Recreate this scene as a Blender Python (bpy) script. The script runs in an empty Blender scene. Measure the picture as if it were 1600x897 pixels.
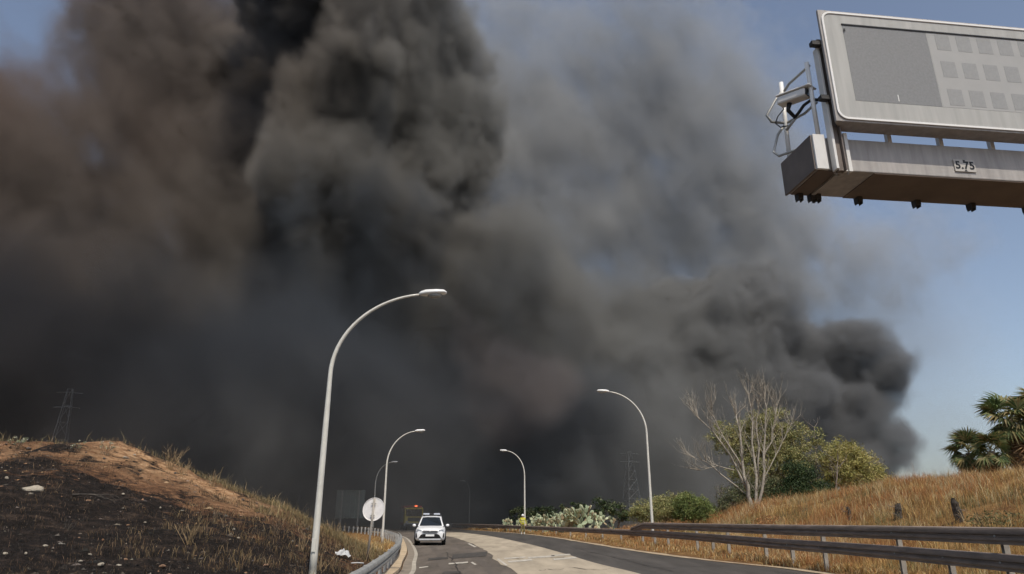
import bpy, bmesh, math, random
from mathutils import Vector, Matrix, Euler
from mathutils import noise as MN
R = math.radians
sc = bpy.context.scene
COL = sc.collection
# ------------------------------------------------------------------ camera
PITCH = math.atan((806-448.5)/1067); CAMH = 1.7; FPX = 1067.0
cam = bpy.data.cameras.new('camera'); camo = bpy.data.objects.new('camera', cam); COL.objects.link(camo)
cam.lens = 24.0; cam.sensor_width = 36.0; cam.clip_end = 20000
camo.location = (0, 0, CAMH); camo.rotation_euler = (math.pi/2+PITCH, 0, 0); sc.camera = camo
# ------------------------------------------------------------------ light
SUN_AZ = R(18); SUN_EL = R(58)            # azimuth to the right of straight behind the camera
w = bpy.data.worlds.new('World'); sc.world = w; w.use_nodes = True
bg = w.node_tree.nodes['Background']; sk = w.node_tree.nodes.new('ShaderNodeTexSky'); sk.sky_type = 'NISHITA'
sk.sun_disc = False; sk.sun_elevation = SUN_EL; sk.sun_rotation = math.pi-SUN_AZ
sk.air_density = 1.0; sk.dust_density = 1.6; sk.ozone_density = 2.2
hs = w.node_tree.nodes.new('ShaderNodeHueSaturation'); hs.inputs['Saturation'].default_value = .8
w.node_tree.links.new(sk.outputs[0], hs.inputs['Color']); w.node_tree.links.new(hs.outputs[0], bg.inputs[0]); bg.inputs[1].default_value = 0.13
sl = bpy.data.lights.new('sun', 'SUN'); sl.energy = 3.4; sl.angle = R(.53); sl.color = (1, .92, .80)
so = bpy.data.objects.new('sun', sl); COL.objects.link(so); so.location = (20, -40, 60)
sd = Vector((math.sin(SUN_AZ)*math.cos(SUN_EL), -math.cos(SUN_AZ)*math.cos(SUN_EL), math.sin(SUN_EL)))
so.rotation_euler = sd.to_track_quat('Z', 'Y').to_euler()
sc.view_settings.view_transform = 'Standard'; sc.view_settings.look = 'None'
sc.view_settings.exposure = 0; sc.view_settings.gamma = 1; sc.view_settings.use_curve_mapping = False
cy = sc.cycles
cy.use_denoising = True; cy.use_adaptive_sampling = True; cy.adaptive_threshold = .025; cy.adaptive_min_samples = 12; cy.volume_bounces = 0; cy.volume_step_rate = 2.4; cy.volume_max_steps = 256
cy.max_bounces = 6; cy.transparent_max_bounces = 8
# ------------------------------------------------------------------ measuring helpers
cP, sP = math.cos(PITCH), math.sin(PITCH)
def at(x, y, Y):
    "the point of the place at forward distance Y metres that was sighted at photograph pixel x, y"
    u = (x-800)/FPX; v = (448.5-y)/FPX; b = cP-sP*v; d = sP+cP*v
    return Vector((u/b*Y, Y, CAMH+d/b*Y))
def lerp(xs, ys, x):
    if x <= xs[0]: return ys[0]
    for i in range(1, len(xs)):
        if x <= xs[i]:
            t = (x-xs[i-1])/(xs[i]-xs[i-1]); return ys[i-1]+(ys[i]-ys[i-1])*t
    return ys[-1]
class Curve:
    "x as a smooth function of y (Catmull-Rom through the surveyed points)"
    def __init__(s, pts): s.p = sorted(pts, key=lambda q: q[1])
    def __call__(s, y):
        p = s.p
        if y <= p[0][1]:
            a, b = p[0], p[1]; return a[0]+(y-a[1])*(b[0]-a[0])/(b[1]-a[1])
        if y >= p[-1][1]:
            a, b = p[-2], p[-1]; return b[0]+(y-b[1])*(b[0]-a[0])/(b[1]-a[1])
        i = max(k for k in range(len(p)-1) if p[k][1] <= y)
        def sl(k):
            a = p[max(k-1, 0)]; b = p[min(k+1, len(p)-1)]; return (b[0]-a[0])/(b[1]-a[1])
        a, b = p[i], p[i+1]; h = b[1]-a[1]; t = (y-a[1])/h
        return ((2*t**3-3*t*t+1)*a[0]+(t**3-2*t*t+t)*h*sl(i)+(-2*t**3+3*t*t)*b[0]+(t**3-t*t)*h*sl(i+1))
def smooth(a, b, x):
    t = min(1, max(0, (x-a)/(b-a))); return t*t*(3-2*t)
road_left = Curve([(-2.3, 4), (-3.15, 22.7), (-3.76, 27.8), (-4.62, 34.8), (-6.12, 44.4), (-8.22, 56.6), (-9.9, 64), (-14.5, 78), (-22, 95), (-34, 112)])
road_right = Curve([(10.9, 4), (9.3, 24), (7.7, 29.4), (6.3, 36), (4.5, 50), (2.8, 62), (0, 75), (-4.7, 88), (-12, 104), (-20, 116)])
lane_a = Curve([(.9, 8), (.2, 22.7), (-.48, 27.8), (-1.3, 37.2), (-3.9, 55), (-5.7, 63.6), (-9.5, 76)])
lane_b = Curve([(5.2, 8), (3.94, 22.7), (3.15, 27.8), (2.4, 35.3), (.83, 47.5), (-2.3, 65.6), (-5.4, 77)])
rail_left = Curve([(-2.9, 10), (-3.2, 15.1), (-3.5, 18.7), (-4.05, 24.1), (-4.85, 30.9), (-7.2, 46.1), (-9.5, 56), (-11.8, 64.5), (-17, 78), (-27, 96)])
RR = [(12.25, 17.53), (12.1, 21.24), (11.58, 26.35), (10.85, 30.82), (10.17, 38.45), (8.44, 47.77), (5.13, 58.04), (1.78, 67.06), (-1.36, 76.59)]
RF = [.86, .865, .875, .885, .90, .92, 1.0, 1.06, 1.08]
rail_right = Curve([(10.9, 6), ] + [(x*f, y*f) for (x, y), f in zip(RR, RF)] + [(-6, 93), (-13, 107)])
rail_right_top = Curve([(.92, 6)] + [(1.7-.9*f, y*f) for (x, y), f in zip(RR, RF)] + [(.72, 93), (.72, 107)])
upper_top = Curve([(1.47, 10), (1.46, 15), (1.41, 23), (1.36, 31), (1.31, 43)])

def fbm(x, y, s, o=3):
    return MN.fractal(Vector((x*s, y*s, 3.7)), 1.0, 2.0, o)
def height(x, y):
    rl, rr = rail_left(y), rail_right(y)
    z = -.05
    dl = rl-x
    if dl > -.35:
        h = lerp([0, .6, 1.6, 4.4, 8.4, 11.3, 16, 30, 60], [0, .06, .5, 1.84, 3.3, 4.25, 4.55, 4.7, 4.7], max(dl, 0))
        fy = lerp([4, 11, 15, 18, 22, 25, 28, 31, 36, 44, 60], [.02, .08, .22, .42, .7, .9, 1, .95, .6, .1, -.05], y)
        z = -.03+h*fy
        k = smooth(.5, 5, dl)*smooth(6, 16, y)*(1-.8*smooth(40, 60, y))
        z += k*(.20*fbm(x, y, .7, 4)+.22*fbm(x+9, y, .16, 2)+.05*fbm(x, y+20, 2.2, 2))
        z += .42*math.exp(-((x+15.3)**2/4.5+(y-27)**2/4))-.25*math.exp(-((x+17.8)**2/1.5+(y-27)**2/6))
        if y > 44: z -= .55*smooth(44, 52, y)*smooth(0, 1.2, dl)*(1-smooth(60, 80, y))
    er = x-rr
    if er > -3.4:
        rd = road_right(y)
        z = max(z, -.05+.13*smooth(rd+.35, rd+1.0, x)) if x > rd else z
        if er > 0:
            h = lerp([0, .5, 2, 5.7, 8, 10, 14, 18, 22, 40], [0, .03, .14, .85, 1.8, 2.5, 3.25, 3.65, 3.9, 4.1], er)
            z += h*lerp([4, 40, 52, 66, 90], [1, 1, .8, .2, 0], y)
            z += smooth(.5, 4, er)*.18*fbm(x, y, .3, 3)
    return z
# ------------------------------------------------------------------ mesh and object helpers
class MB:
    "collects verts and faces for one mesh object"
    def __init__(s): s.v = []; s.f = []; s.c = []
    def add(s, v, f):
        o = len(s.v); s.v += [tuple(q) for q in v]; s.f += [tuple(i+o for i in q) for q in f]
    def box(s, c, d, m=None):
        x, y, z = d[0]/2, d[1]/2, d[2]/2
        v = [Vector((sx*x, sy*y, sz*z)) for sx in (-1, 1) for sy in (-1, 1) for sz in (-1, 1)]
        if m: v = [m @ q for q in v]
        c = Vector(c); s.add([q+c for q in v], [(0, 1, 3, 2), (4, 6, 7, 5), (0, 4, 5, 1), (2, 3, 7, 6), (0, 2, 6, 4), (1, 5, 7, 3)])
    def tube(s, pts, rs, n=8, cap=True):
        pts = [Vector(p) for p in pts]
        if not hasattr(rs, '__len__'): rs = [rs]*len(pts)
        v = []; f = []; up = None
        for i, p in enumerate(pts):
            t = (pts[min(i+1, len(pts)-1)]-pts[max(i-1, 0)]).normalized()
            if up is None:
                up = Vector((0, 0, 1)) if abs(t.z) < .9 else Vector((1, 0, 0))
            a = t.cross(up)
            if a.length < 1e-4: a = t.orthogonal()
            a.normalize(); b = a.cross(t).normalized(); up = b
            for k in range(n):
                an = 2*math.pi*k/n; v.append(p+a*(math.cos(an)*rs[i])+b*(math.sin(an)*rs[i]))
        for i in range(len(pts)-1):
            for k in range(n):
                f.append((i*n+k, i*n+(k+1) % n, (i+1)*n+(k+1) % n, (i+1)*n+k))
        if cap:
            f.append(tuple(range(n))[::-1]); f.append(tuple((len(pts)-1)*n+k for k in range(n)))
        s.add(v, f)
    def prism(s, poly, off):
        "polygon (3D points) extruded by vector off"
        n = len(poly); a = [Vector(p) for p in poly]; off = Vector(off)
        s.add(a+[p+off for p in a], [tuple(range(n))[::-1], tuple(range(n, 2*n))]+[(i, (i+1) % n, n+(i+1) % n, n+i) for i in range(n)])
    def ball(s, c, r, seg=10, ring=7, m=None):
        c = Vector(c); r = Vector(r) if hasattr(r, '__len__') else Vector((r, r, r)); v = []; f = []
        for i in range(1, ring):
            a = math.pi*i/ring
            for k in range(seg):
                b = 2*math.pi*k/seg; q = Vector((r.x*math.sin(a)*math.cos(b), r.y*math.sin(a)*math.sin(b), r.z*math.cos(a)))
                v.append(m @ q if m else q)
        t = Vector((0, 0, r.z)); v += [m @ t if m else t, -(m @ t) if m else -t]
        for i in range(ring-2):
            for k in range(seg): f.append((i*seg+k, (i+1)*seg+k, (i+1)*seg+(k+1) % seg, i*seg+(k+1) % seg))
        T = (ring-1)*seg
        for k in range(seg):
            f.append((T, k, (k+1) % seg)); f.append((T+1, (ring-2)*seg+(k+1) % seg, (ring-2)*seg+k))
        s.add([q+c for q in v], f)
    def build(s, name, mat, parent=None, smooth_=False, bevel=0, loc=None, normals=True):
        me = bpy.data.meshes.new(name); me.from_pydata(s.v, [], s.f)
        if normals and len(s.f) < 60000:
            bm = bmesh.new(); bm.from_mesh(me); bmesh.ops.recalc_face_normals(bm, faces=bm.faces); bm.to_mesh(me); bm.free()
        if s.c:
            at_ = me.color_attributes.new('col', 'FLOAT_COLOR', 'POINT'); flat = []
            for q in s.c: flat += [q[0], q[1], q[2], 1]
            at_.data.foreach_set('color', flat)
        if mat: me.materials.append(M[mat])
        o = bpy.data.objects.new(name, me); COL.objects.link(o)
        if parent: o.parent = parent
        if loc: o.location = loc
        if smooth_:
            me.polygons.foreach_set('use_smooth', [True]*len(me.polygons))
        if bevel:
            b = o.modifiers.new('bevel', 'BEVEL'); b.width = bevel; b.segments = 2; b.limit_method = 'ANGLE'
        return o
def empty(name, loc, rz=0, label=None, cat=None, group=None):
    o = bpy.data.objects.new(name, None); COL.objects.link(o); o.location = loc; o.rotation_euler = (0, 0, rz); o.empty_display_size = .2
    return tag(o, label, cat, group)
def tag(o, label=None, cat=None, group=None, kind=None):
    if label: o['label'] = label
    if cat: o['category'] = cat
    if group: o['group'] = group
    if kind: o['kind'] = kind
    return o
def link_copy(o, parent=None, loc=None, rot=None, scale=None):
    c = o.copy(); COL.objects.link(c); c.parent = parent
    if loc is not None: c.location = loc
    if rot is not None: c.rotation_euler = rot
    if scale is not None: c.scale = scale
    return c
# ------------------------------------------------------------------ materials
M = {}
def nodes(name):
    m = bpy.data.materials.new(name); m.use_nodes = True; M[name] = m
    return m, m.node_tree.nodes, m.node_tree.links.new, m.node_tree.nodes['Principled BSDF']
def mat(name, c, rough=.6, metal=0, var=.25, scale=3.0, bump=0, bscale=None, spec=.4, c2=None, detail=5, coord='Object', emit=None, stretch=None):
    m, n, L, b = nodes(name)
    tc = n.new('ShaderNodeTexCoord'); nz = n.new('ShaderNodeTexNoise'); nz.inputs['Scale'].default_value = scale; nz.inputs['Detail'].default_value = detail
    nz.inputs['Roughness'].default_value = .62
    if stretch:
        mp = n.new('ShaderNodeMapping'); mp.inputs['Scale'].default_value = stretch; mp.inputs['Rotation'].default_value = (0, 0, R(7)); L(tc.outputs[coord], mp.inputs[0]); L(mp.outputs[0], nz.inputs['Vector'])
    else: L(tc.outputs[coord], nz.inputs['Vector'])
    r = n.new('ShaderNodeValToRGB'); L(nz.outputs['Fac'], r.inputs[0])
    e = r.color_ramp.elements; e[0].position = .32; e[1].position = .7
    d = c2 or tuple(q*(1-var) for q in c); e[0].color = (*d, 1); e[1].color = (*(c if c2 else tuple(min(1, q*(1+var*.6)) for q in c)), 1)
    L(r.outputs[0], b.inputs['Base Color']); b.inputs['Roughness'].default_value = rough; b.inputs['Metallic'].default_value = metal
    b.inputs['Specular IOR Level'].default_value = spec
    if bump:
        n2 = n.new('ShaderNodeTexNoise'); n2.inputs['Scale'].default_value = bscale or scale*6; n2.inputs['Detail'].default_value = 4; L(tc.outputs[coord], n2.inputs['Vector'])
        bp = n.new('ShaderNodeBump'); bp.inputs['Strength'].default_value = bump; bp.inputs['Distance'].default_value = .02; L(n2.outputs['Fac'], bp.inputs['Height']); L(bp.outputs[0], b.inputs['Normal'])
    if emit:
        b.inputs['Emission Color'].default_value = (*emit[0], 1); b.inputs['Emission Strength'].default_value = emit[1]
    return m
def leafmat(name, trans=.25, rough=.6):
    m, n, L, b = nodes(name)
    a = n.new('ShaderNodeAttribute'); a.attribute_name = 'col'; L(a.outputs['Color'], b.inputs['Base Color']); b.inputs['Roughness'].default_value = rough
    b.inputs['Specular IOR Level'].default_value = .25
    t = n.new('ShaderNodeBsdfTranslucent'); L(a.outputs['Color'], t.inputs['Color'])
    mx = n.new('ShaderNodeMixShader'); mx.inputs[0].default_value = trans; L(b.outputs[0], mx.inputs[1]); L(t.outputs[0], mx.inputs[2])
    L(mx.outputs[0], n['Material Output'].inputs['Surface'])
leafmat('leaf'); leafmat('straw', .2, .7)
mat('asphalt', (.135, .112, .09), .85, var=.42, scale=1.1, bump=.3, bscale=60, stretch=(1, .16, 1), detail=8)
mat('asphalt_new', (.072, .064, .056), .8, var=.38, scale=1.1, bump=.3, bscale=60, stretch=(1, .14, 1), detail=8)
mat('concrete_lane', (.42, .355, .265), .85, var=.3, scale=1.0, bump=.25, bscale=50, stretch=(1, .2, 1), detail=8)
mat('kerb', (.50, .39, .26), .9, var=.3, scale=2.0, bump=.3, bscale=30)
mat('gutter', (.25, .21, .165), .9, var=.3, scale=2.0, bump=.2)
mat('paint', (.68, .64, .56), .7, var=.0, c2=(.30, .265, .21), scale=5.0)
mat('paint_edge', (.55, .50, .42), .7, c2=(.28, .25, .2), scale=3.0)
mat('verge_dirt', (.42, .33, .22), .95, var=.4, scale=2.2, bump=.4, bscale=20)
mat('galvanised', (.40, .40, .38), .5, .35, var=.3, scale=4.0)
mat('rail_steel', (.28, .22, .18), .6, 0, spec=.2, c2=(.15, .12, .10), scale=2.4, bump=.08, stretch=(1, .5, 3), detail=8)
mat('post_steel', (.34, .31, .27), .6, .1, var=.25, scale=5.0)
mat('lamp_steel', (.66, .64, .57), .45, .1, var=.12, scale=3.0)
mat('lamp_head', (.80, .80, .78), .4, 0, var=.08)
mat('lamp_glass', (.32, .32, .30), .25, 0, var=.1)
mat('sign_back', (.86, .83, .80), .5, .1, var=.12, scale=8)
mat('sign_rib', (.42, .41, .39), .5, .2, var=.15)
mat('panel_back', (.22, .27, .25), .6, .1, var=.15)
mat('gantry_shade_brown', (.17, .13, .10), .7, 0, var=.25, scale=1.2)  # brown made darker to stand in for shade under the beam
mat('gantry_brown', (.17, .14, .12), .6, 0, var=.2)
mat('gantry_paint', (.40, .375, .35), .5, .05, var=.22, scale=2.5, bump=.03, stretch=(4, 4, .5), detail=8)
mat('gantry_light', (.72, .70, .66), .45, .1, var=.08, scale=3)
mat('gantry_dark', (.045, .042, .04), .6, .1, var=.3)
mat('sign_face', (.42, .415, .39), .45, 0, var=.14, scale=3, stretch=(3, 3, .25), detail=8)
mat('sign_border', (.80, .79, .76), .4, 0, var=.03)
mat('matrix', (.24, .24, .235), .35, 0, var=.12, scale=30)
mat('module', (.31, .31, .30), .4, 0, var=.08, scale=20)
mat('module_gap', (.385, .38, .365), .4, 0, var=.05)
mat('black', (.012, .012, .013), .5, 0, var=.2)
mat('plate_white', (.50, .47, .43), .5, 0, var=.05)
mat('cable', (.02, .02, .02), .5, 0, var=.2)
mat('car_white', (.80, .80, .80), .28, 0, var=.02, spec=.6)
mat('car_glass', (.015, .018, .02), .06, 0, var=.2, spec=.6)
mat('car_black', (.02, .02, .021), .55, 0, var=.2)
mat('car_grey', (.30, .31, .32), .4, .3, var=.15)
mat('tyre', (.018, .018, .018), .85, 0, var=.2)
mat('headlight', (.28, .30, .32), .1, 0, var=.4, scale=12, spec=.7)
mat('lightbar', (.45, .48, .54), .2, 0, var=.1)
mat('lightbar_blue', (.04, .07, .30), .2, 0, var=.1)
mat('plate', (.78, .78, .76), .4, 0, var=.03)
mat('truck_red', (.26, .03, .02), .45, 0, var=.15)
mat('truck_yellow', (.40, .32, .05), .5, 0, var=.15)
mat('beacon', (.8, .12, .05), .3, 0, var=.05, emit=((1, .18, .06), 2.5))
mat('jacket', (.50, .46, .03), .7, 0, var=.15, scale=6)
mat('trousers', (.20, .17, .06), .8, 0, var=.25, scale=6)
mat('reflective', (.78, .78, .72), .4, 0, var=.05)
mat('skin', (.50, .31, .22), .6, 0, var=.1)
mat('helmet', (.82, .82, .80), .3, 0, var=.03)
mat('boot', (.60, .57, .50), .7, 0, var=.2)
mat('bark_dead', (.44, .40, .33), .9, 0, c2=(.24, .205, .165), scale=6, bump=.4)
mat('bark_grey', (.24, .20, .17), .9, 0, var=.4, scale=6, bump=.4)
mat('bark_brown', (.15, .11, .075), .9, 0, var=.4, scale=6, bump=.4)
mat('char', (.022, .019, .017), .95, 0, c2=(.10, .085, .07), scale=9, bump=.5)
mat('cactus', (.36, .41, .27), .65, 0, c2=(.22, .27, .16), scale=5)
mat('stone_pale', (.40, .35, .275), .9, 0, var=.35, scale=5, bump=.5)
mat('stone_red', (.30, .18, .11), .9, 0, var=.35, scale=5, bump=.5)
mat('stone_sooty', (.10, .085, .075), .95, 0, var=.4, scale=5, bump=.5)
mat('plastic_white', (.56, .56, .55), .5, 0, var=.15, scale=6)
mat('pylon', (.26, .27, .27), .6, .2, var=.1)
def ground_material():
    m, n, L, b = nodes('ground'); b.inputs['Roughness'].default_value = .95; b.inputs['Specular IOR Level'].default_value = .15
    g = n.new('ShaderNodeNewGeometry'); P = g.outputs['Position']
    def nz(s, d=5, r=.6, vec=P):
        k = n.new('ShaderNodeTexNoise'); k.inputs['Scale'].default_value = s; k.inputs['Detail'].default_value = d; k.inputs['Roughness'].default_value = r; L(vec, k.inputs['Vector']); return k.outputs['Fac']
    def ramp(f, st):
        k = n.new('ShaderNodeValToRGB'); L(f, k.inputs[0]); e = k.color_ramp.elements
        e[0].position, e[0].color = st[0][0], (*st[0][1], 1); e[1].position, e[1].color = st[-1][0], (*st[-1][1], 1)
        for p, c in st[1:-1]: q = e.new(p); q.color = (*c, 1)
        return k.outputs[0]
    def mix(f, a, c):
        k = n.new('ShaderNodeMix'); k.data_type = 'RGBA'; L(f, k.inputs[0]); L(a, k.inputs[6]); L(c, k.inputs[7]); return k.outputs[2]
    def math_(op, a, c=0.0, d=None):
        k = n.new('ShaderNodeMath'); k.operation = op
        for i, v in enumerate((a, c, d)):
            if v is None: continue
            if isinstance(v, (int, float)): k.inputs[i].default_value = v
            else: L(v, k.inputs[i])
        return k.outputs[0]
    at_ = n.new('ShaderNodeAttribute'); at_.attribute_name = 'col'; sx = n.new('ShaderNodeSeparateColor'); L(at_.outputs['Color'], sx.inputs[0])
    burn, dry, sand = sx.outputs[0], sx.outputs[1], sx.outputs[2]
    mp = n.new('ShaderNodeMapping'); mp.inputs['Scale'].default_value = (.55, 1.0, 2.2); L(P, mp.inputs[0]); S = mp.outputs[0]
    soil = ramp(nz(2.6, 9, .75, S), [(.32, (.035, .024, .018)), (.48, (.11, .056, .031)), (.6, (.235, .125, .066)), (.75, (.40, .265, .155))])
    sandc = ramp(nz(3.2, 8, .72, S), [(.32, (.14, .07, .037)), (.5, (.46, .27, .14)), (.7, (.68, .47, .28))])
    ash = ramp(nz(2.6, 9, .75, S), [(.3, (.008, .007, .006)), (.5, (.019, .015, .013)), (.62, (.052, .037, .028)), (.78, (.13, .095, .07))])
    dryc = ramp(nz(.9, 5, .6), [(.3, (.13, .065, .028)), (.55, (.27, .155, .06)), (.75, (.40, .27, .12))])
    c = mix(sand, soil, sandc)
    f = math_('SUBTRACT', math_('ADD', burn, math_('MULTIPLY', nz(1.0, 8, .72, S), 2.2)), 1.1)
    k = n.new('ShaderNodeMapRange'); k.inputs['From Min'].default_value = .42; k.inputs['From Max'].default_value = .62; L(f, k.inputs['Value'])
    c = mix(k.outputs[0], c, ash); c = mix(dry, c, dryc)
    L(c, b.inputs['Base Color'])
    bp = n.new('ShaderNodeBump'); bp.inputs['Strength'].default_value = .9; bp.inputs['Distance'].default_value = .2; L(nz(3.0, 9, .75), bp.inputs['Height']); L(bp.outputs[0], b.inputs['Normal'])
ground_material()
# ------------------------------------------------------------------ ground
SANDS = [(at(225, 735, 27), 1.3, 1.0), (at(245, 752, 26.5), 1.2, 1.0), (at(300, 765, 27), 1.0, .9), (at(340, 778, 27), 1.2, .9), (at(385, 795, 26.5), 1.1, .7), (at(180, 745, 26), 1.3, .6), (at(60, 720, 26), 2.2, .45), (at(100, 715, 26.5), 2.0, .5), (at(215, 705, 27.5), 1.2, .6)]
def burn_at(x, y):
    "how far the fire blackened this spot"
    d = rail_left(y)-x
    if d < .2: return 0
    b = 1-.62*smooth(20.0, 25.5, y+2.4*fbm(x, y, .3, 3))-.25*(1-smooth(9, 15, y))
    b = max(b, .55*(1-smooth(3, 7, d))*smooth(12, 20, y)*(1-smooth(31, 35, y)))
    return b*smooth(.2, .8, d)
def ground():
    ys = [-60, -30, -12, 0, 3]+[5+.42*i for i in range(205)]+[94, 98, 104, 112, 125, 145, 180, 240, 350, 600, 1200, 3000, 6000]
    xs = [-5000, -2000, -800, -350, -180, -110, -75, -56, -48]+[-42+.4*i for i in range(211)]+[46, 54, 70, 100, 160, 320, 800, 2000, 5000]
    mb = MB()
    for y in ys:
        for x in xs:
            mb.v.append((x, y, height(x, y)))
            dl = rail_left(y)-x; er = x-road_right(y)
            s = 0
            if dl > 0:
                for c, r, k in SANDS: s = max(s, k*math.exp(-((x-c.x)**2+((y-c.y)*.7)**2)/(r*r)))
            mb.c.append((burn_at(x, y), smooth(.3, .9, er) if er > 0 else (smooth(33, 38, y)*.9 if dl > 0 else .3), min(1, s)))
    W = len(xs)
    mb.f = [(j*W+i, j*W+i+1, (j+1)*W+i+1, (j+1)*W+i) for j in range(len(ys)-1) for i in range(W-1)]
    o = mb.build('ground', 'ground', smooth_=True); tag(o, kind='structure')
ground()
def strip(name, ca, cb, y0, y1, z, mat_, step=1.0, kind='structure', n=1):
    mb = MB(); k = int((y1-y0)/step)+1
    for i in range(k+1):
        y = y0+(y1-y0)*i/k; a, b = ca(y), cb(y)
        for j in range(n+1): mb.v.append((a+(b-a)*j/n, y, z))
    for i in range(k):
        for j in range(n): mb.f.append((i*(n+1)+j, i*(n+1)+j+1, (i+1)*(n+1)+j+1, (i+1)*(n+1)+j))
    o = mb.build(name, mat_); tag(o, kind=kind); return o
strip('road', lambda y: road_left(y)-.1, lambda y: road_right(y)+.1, 2, 112, 0, 'asphalt', n=6)
strip('dark_asphalt_lane', lambda y: lane_b(y)-.05, lambda y: road_right(y)-.02, 2, 105, .004, 'asphalt_new', n=3)
strip('pale_road_lane', lambda y: lane_a(y)+.12*fbm(0, y, .6, 2), lane_b, 19, 77, .008, 'concrete_lane', n=3)
strip('road_edge_line', lambda y: road_left(y)-.02, lambda y: road_left(y)+.13, 4, 80, .012, 'paint_edge')
strip('road_gutter', lambda y: road_left(y)-.34, lambda y: road_left(y)-.02, 4, 80, .016, 'gutter')
strip('verge', lambda y: road_right(y)-.04+.1*fbm(3, y, .5, 2), lambda y: road_right(y)+.42+.16*fbm(7, y, .35, 2), 4, 100, .02, 'verge_dirt', step=.5)
def kerb():
    mb = MB(); prof = [(-.38, .0), (-.38, .11), (-.70, .12), (-.74, .0)]; k = 160
    for i in range(k+1):
        y = 4+76*i/k; x = road_left(y)
        for a, z in prof: mb.v.append((x+a, y, z+.002))
    for i in range(k):
        for j in range(3): mb.f.append((i*4+j, i*4+j+1, (i+1)*4+j+1, (i+1)*4+j))
    tag(mb.build('kerb', 'kerb'), kind='structure')
kerb()
def marking(px, name='road_marking', z=.016, mt='paint'):
    mb = MB(); v = []
    for x, y in px:
        u = (x-800)/FPX; q = (448.5-y)/FPX; b = cP-sP*q; d = sP+cP*q; t = (z-CAMH)/d; v.append((u*t, b*t, z))
    mb.add(v, [(0, 1, 2, 3)]); tag(mb.build(name, mt), kind='structure')
for a in ([(655, 888), (669, 886), (669, 884.6), (655, 886.3)], [(701, 882), (731, 879.6), (731, 877.6), (701, 880)], [(735, 879), (742, 883), (745, 882), (738, 878)],
          [(788, 873.5), (811, 872), (811, 870.4), (788, 871.8)], [(812, 872), (821, 871.2), (821, 869.6), (812, 870.3)], [(795, 879), (832, 875.8), (830, 873.6), (793, 876.6)],
          [(826, 873), (868, 869.8), (866, 867.6), (824, 870.6)], [(866, 875.4), (902, 872.2), (899, 870), (864, 873)], [(862, 869.2), (892, 867), (890, 865.4), (860, 867.4)],
          [(776, 873.5), (790, 884), (794, 884), (780, 873)], [(730, 849.5), (741, 855), (745, 854.8), (734, 849.2)]):
    marking(a)
for a in ([(705, 873), (760, 869), (762, 862), (708, 866)], [(690, 897), (722, 896), (718, 892), (694, 893)], [(668, 876), (700, 873), (700, 870), (670, 872)]):
    marking(a, 'asphalt_patch', .013, 'asphalt_new')
def crack(x0, y0, x1, y1, seed, wd=.03):
    r_ = random.Random(seed); mb = MB(); n = 26; 
    for i in range(n+1):
        t = i/n; x = x0+(x1-x0)*t+.16*fbm(t*6, seed, 1, 3); y = y0+(y1-y0)*t+.9*fbm(seed, t*5, 1, 3); h = wd*(.5+r_.random())
        mb.v += [(x-h/2, y-h, .0165), (x+h/2, y+h, .0165)]
    mb.f = [(2*i, 2*i+1, 2*i+3, 2*i+2) for i in range(n)]; tag(mb.build('road_crack', 'tar'), kind='structure')
mat('tar', (.035, .031, .028), .8, 0, var=.3)
mat('tyre_mark', (.095, .08, .066), .85, 0, c2=(.13, .108, .088), scale=1.2, stretch=(1, .1, 1))
for q in ((-2.8, 24, .1, 26.5, 1), (-1.6, 23, -3.2, 36, 2), (-3.5, 30, -.5, 31.5, 3), (.6, 24, 3.4, 25.2, 4), (0, 30.5, 2.6, 32, 5), (-1.2, 41, 1.7, 43, 6), (4.6, 25, 8.3, 27, 7), (5.2, 23, 3.4, 40, 8), (-4.6, 38, -2.2, 39.5, 9)): crack(*q)
for k in (.95, 2.45):
    strip('tyre_track', lambda y: road_left(y)+k+.06*fbm(k, y, .3, 2), lambda y: road_left(y)+k+.34+.06*fbm(k+5, y, .3, 2), 4, 60, .0045, 'tyre_mark')
# ------------------------------------------------------------------ guard rails
WP = [(-.155, -.015), (-.150, .04), (-.105, .04), (-.075, .082), (-.035, .082), (-.010, .03), (.010, .03), (.035, .082), (.075, .082), (.105, .075), (.140, .06), (.160, -.035)]
def wbeam(name, mat_, parent, path, zc, side, depth=.0, hs=1.0):
    "W-profile beam along path(y) list of (x,y); side = +1 bulges to +x"
    mb = MB(); n = len(WP)
    for i, (x, y) in enumerate(path):
        a = path[max(0, i-1)]; b = path[min(len(path)-1, i+1)]; t = Vector((b[0]-a[0], b[1]-a[1], 0)).normalized(); nn = Vector((t.y, -t.x, 0))*side
        for h, d in WP:
            p = Vector((x, y, zc[i]+h*hs))+nn*(d+depth); mb.v.append(tuple(p))
        for h, d in reversed(WP):
            p = Vector((x, y, zc[i]+h*hs))+nn*(d+depth-.008); mb.v.append(tuple(p))
    k = 2*n
    for i in range(len(path)-1):
        for j in range(k): mb.f.append((i*k+j, i*k+(j+1) % k, (i+1)*k+(j+1) % k, (i+1)*k+j))
    mb.f.append(tuple(range(k))); mb.f.append(tuple((len(path)-1)*k+j for j in range(k)))
    return mb.build(name, mat_, parent)
def arc_ys(curve, y0, y1, step):
    ys = [y0]; y = y0; acc = 0; px = curve(y0)
    while y < y1:
        y += .05; x = curve(y); acc += math.hypot(x-px, .05); px = x
        if acc >= step: ys.append(y); acc = 0
    return ys
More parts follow.
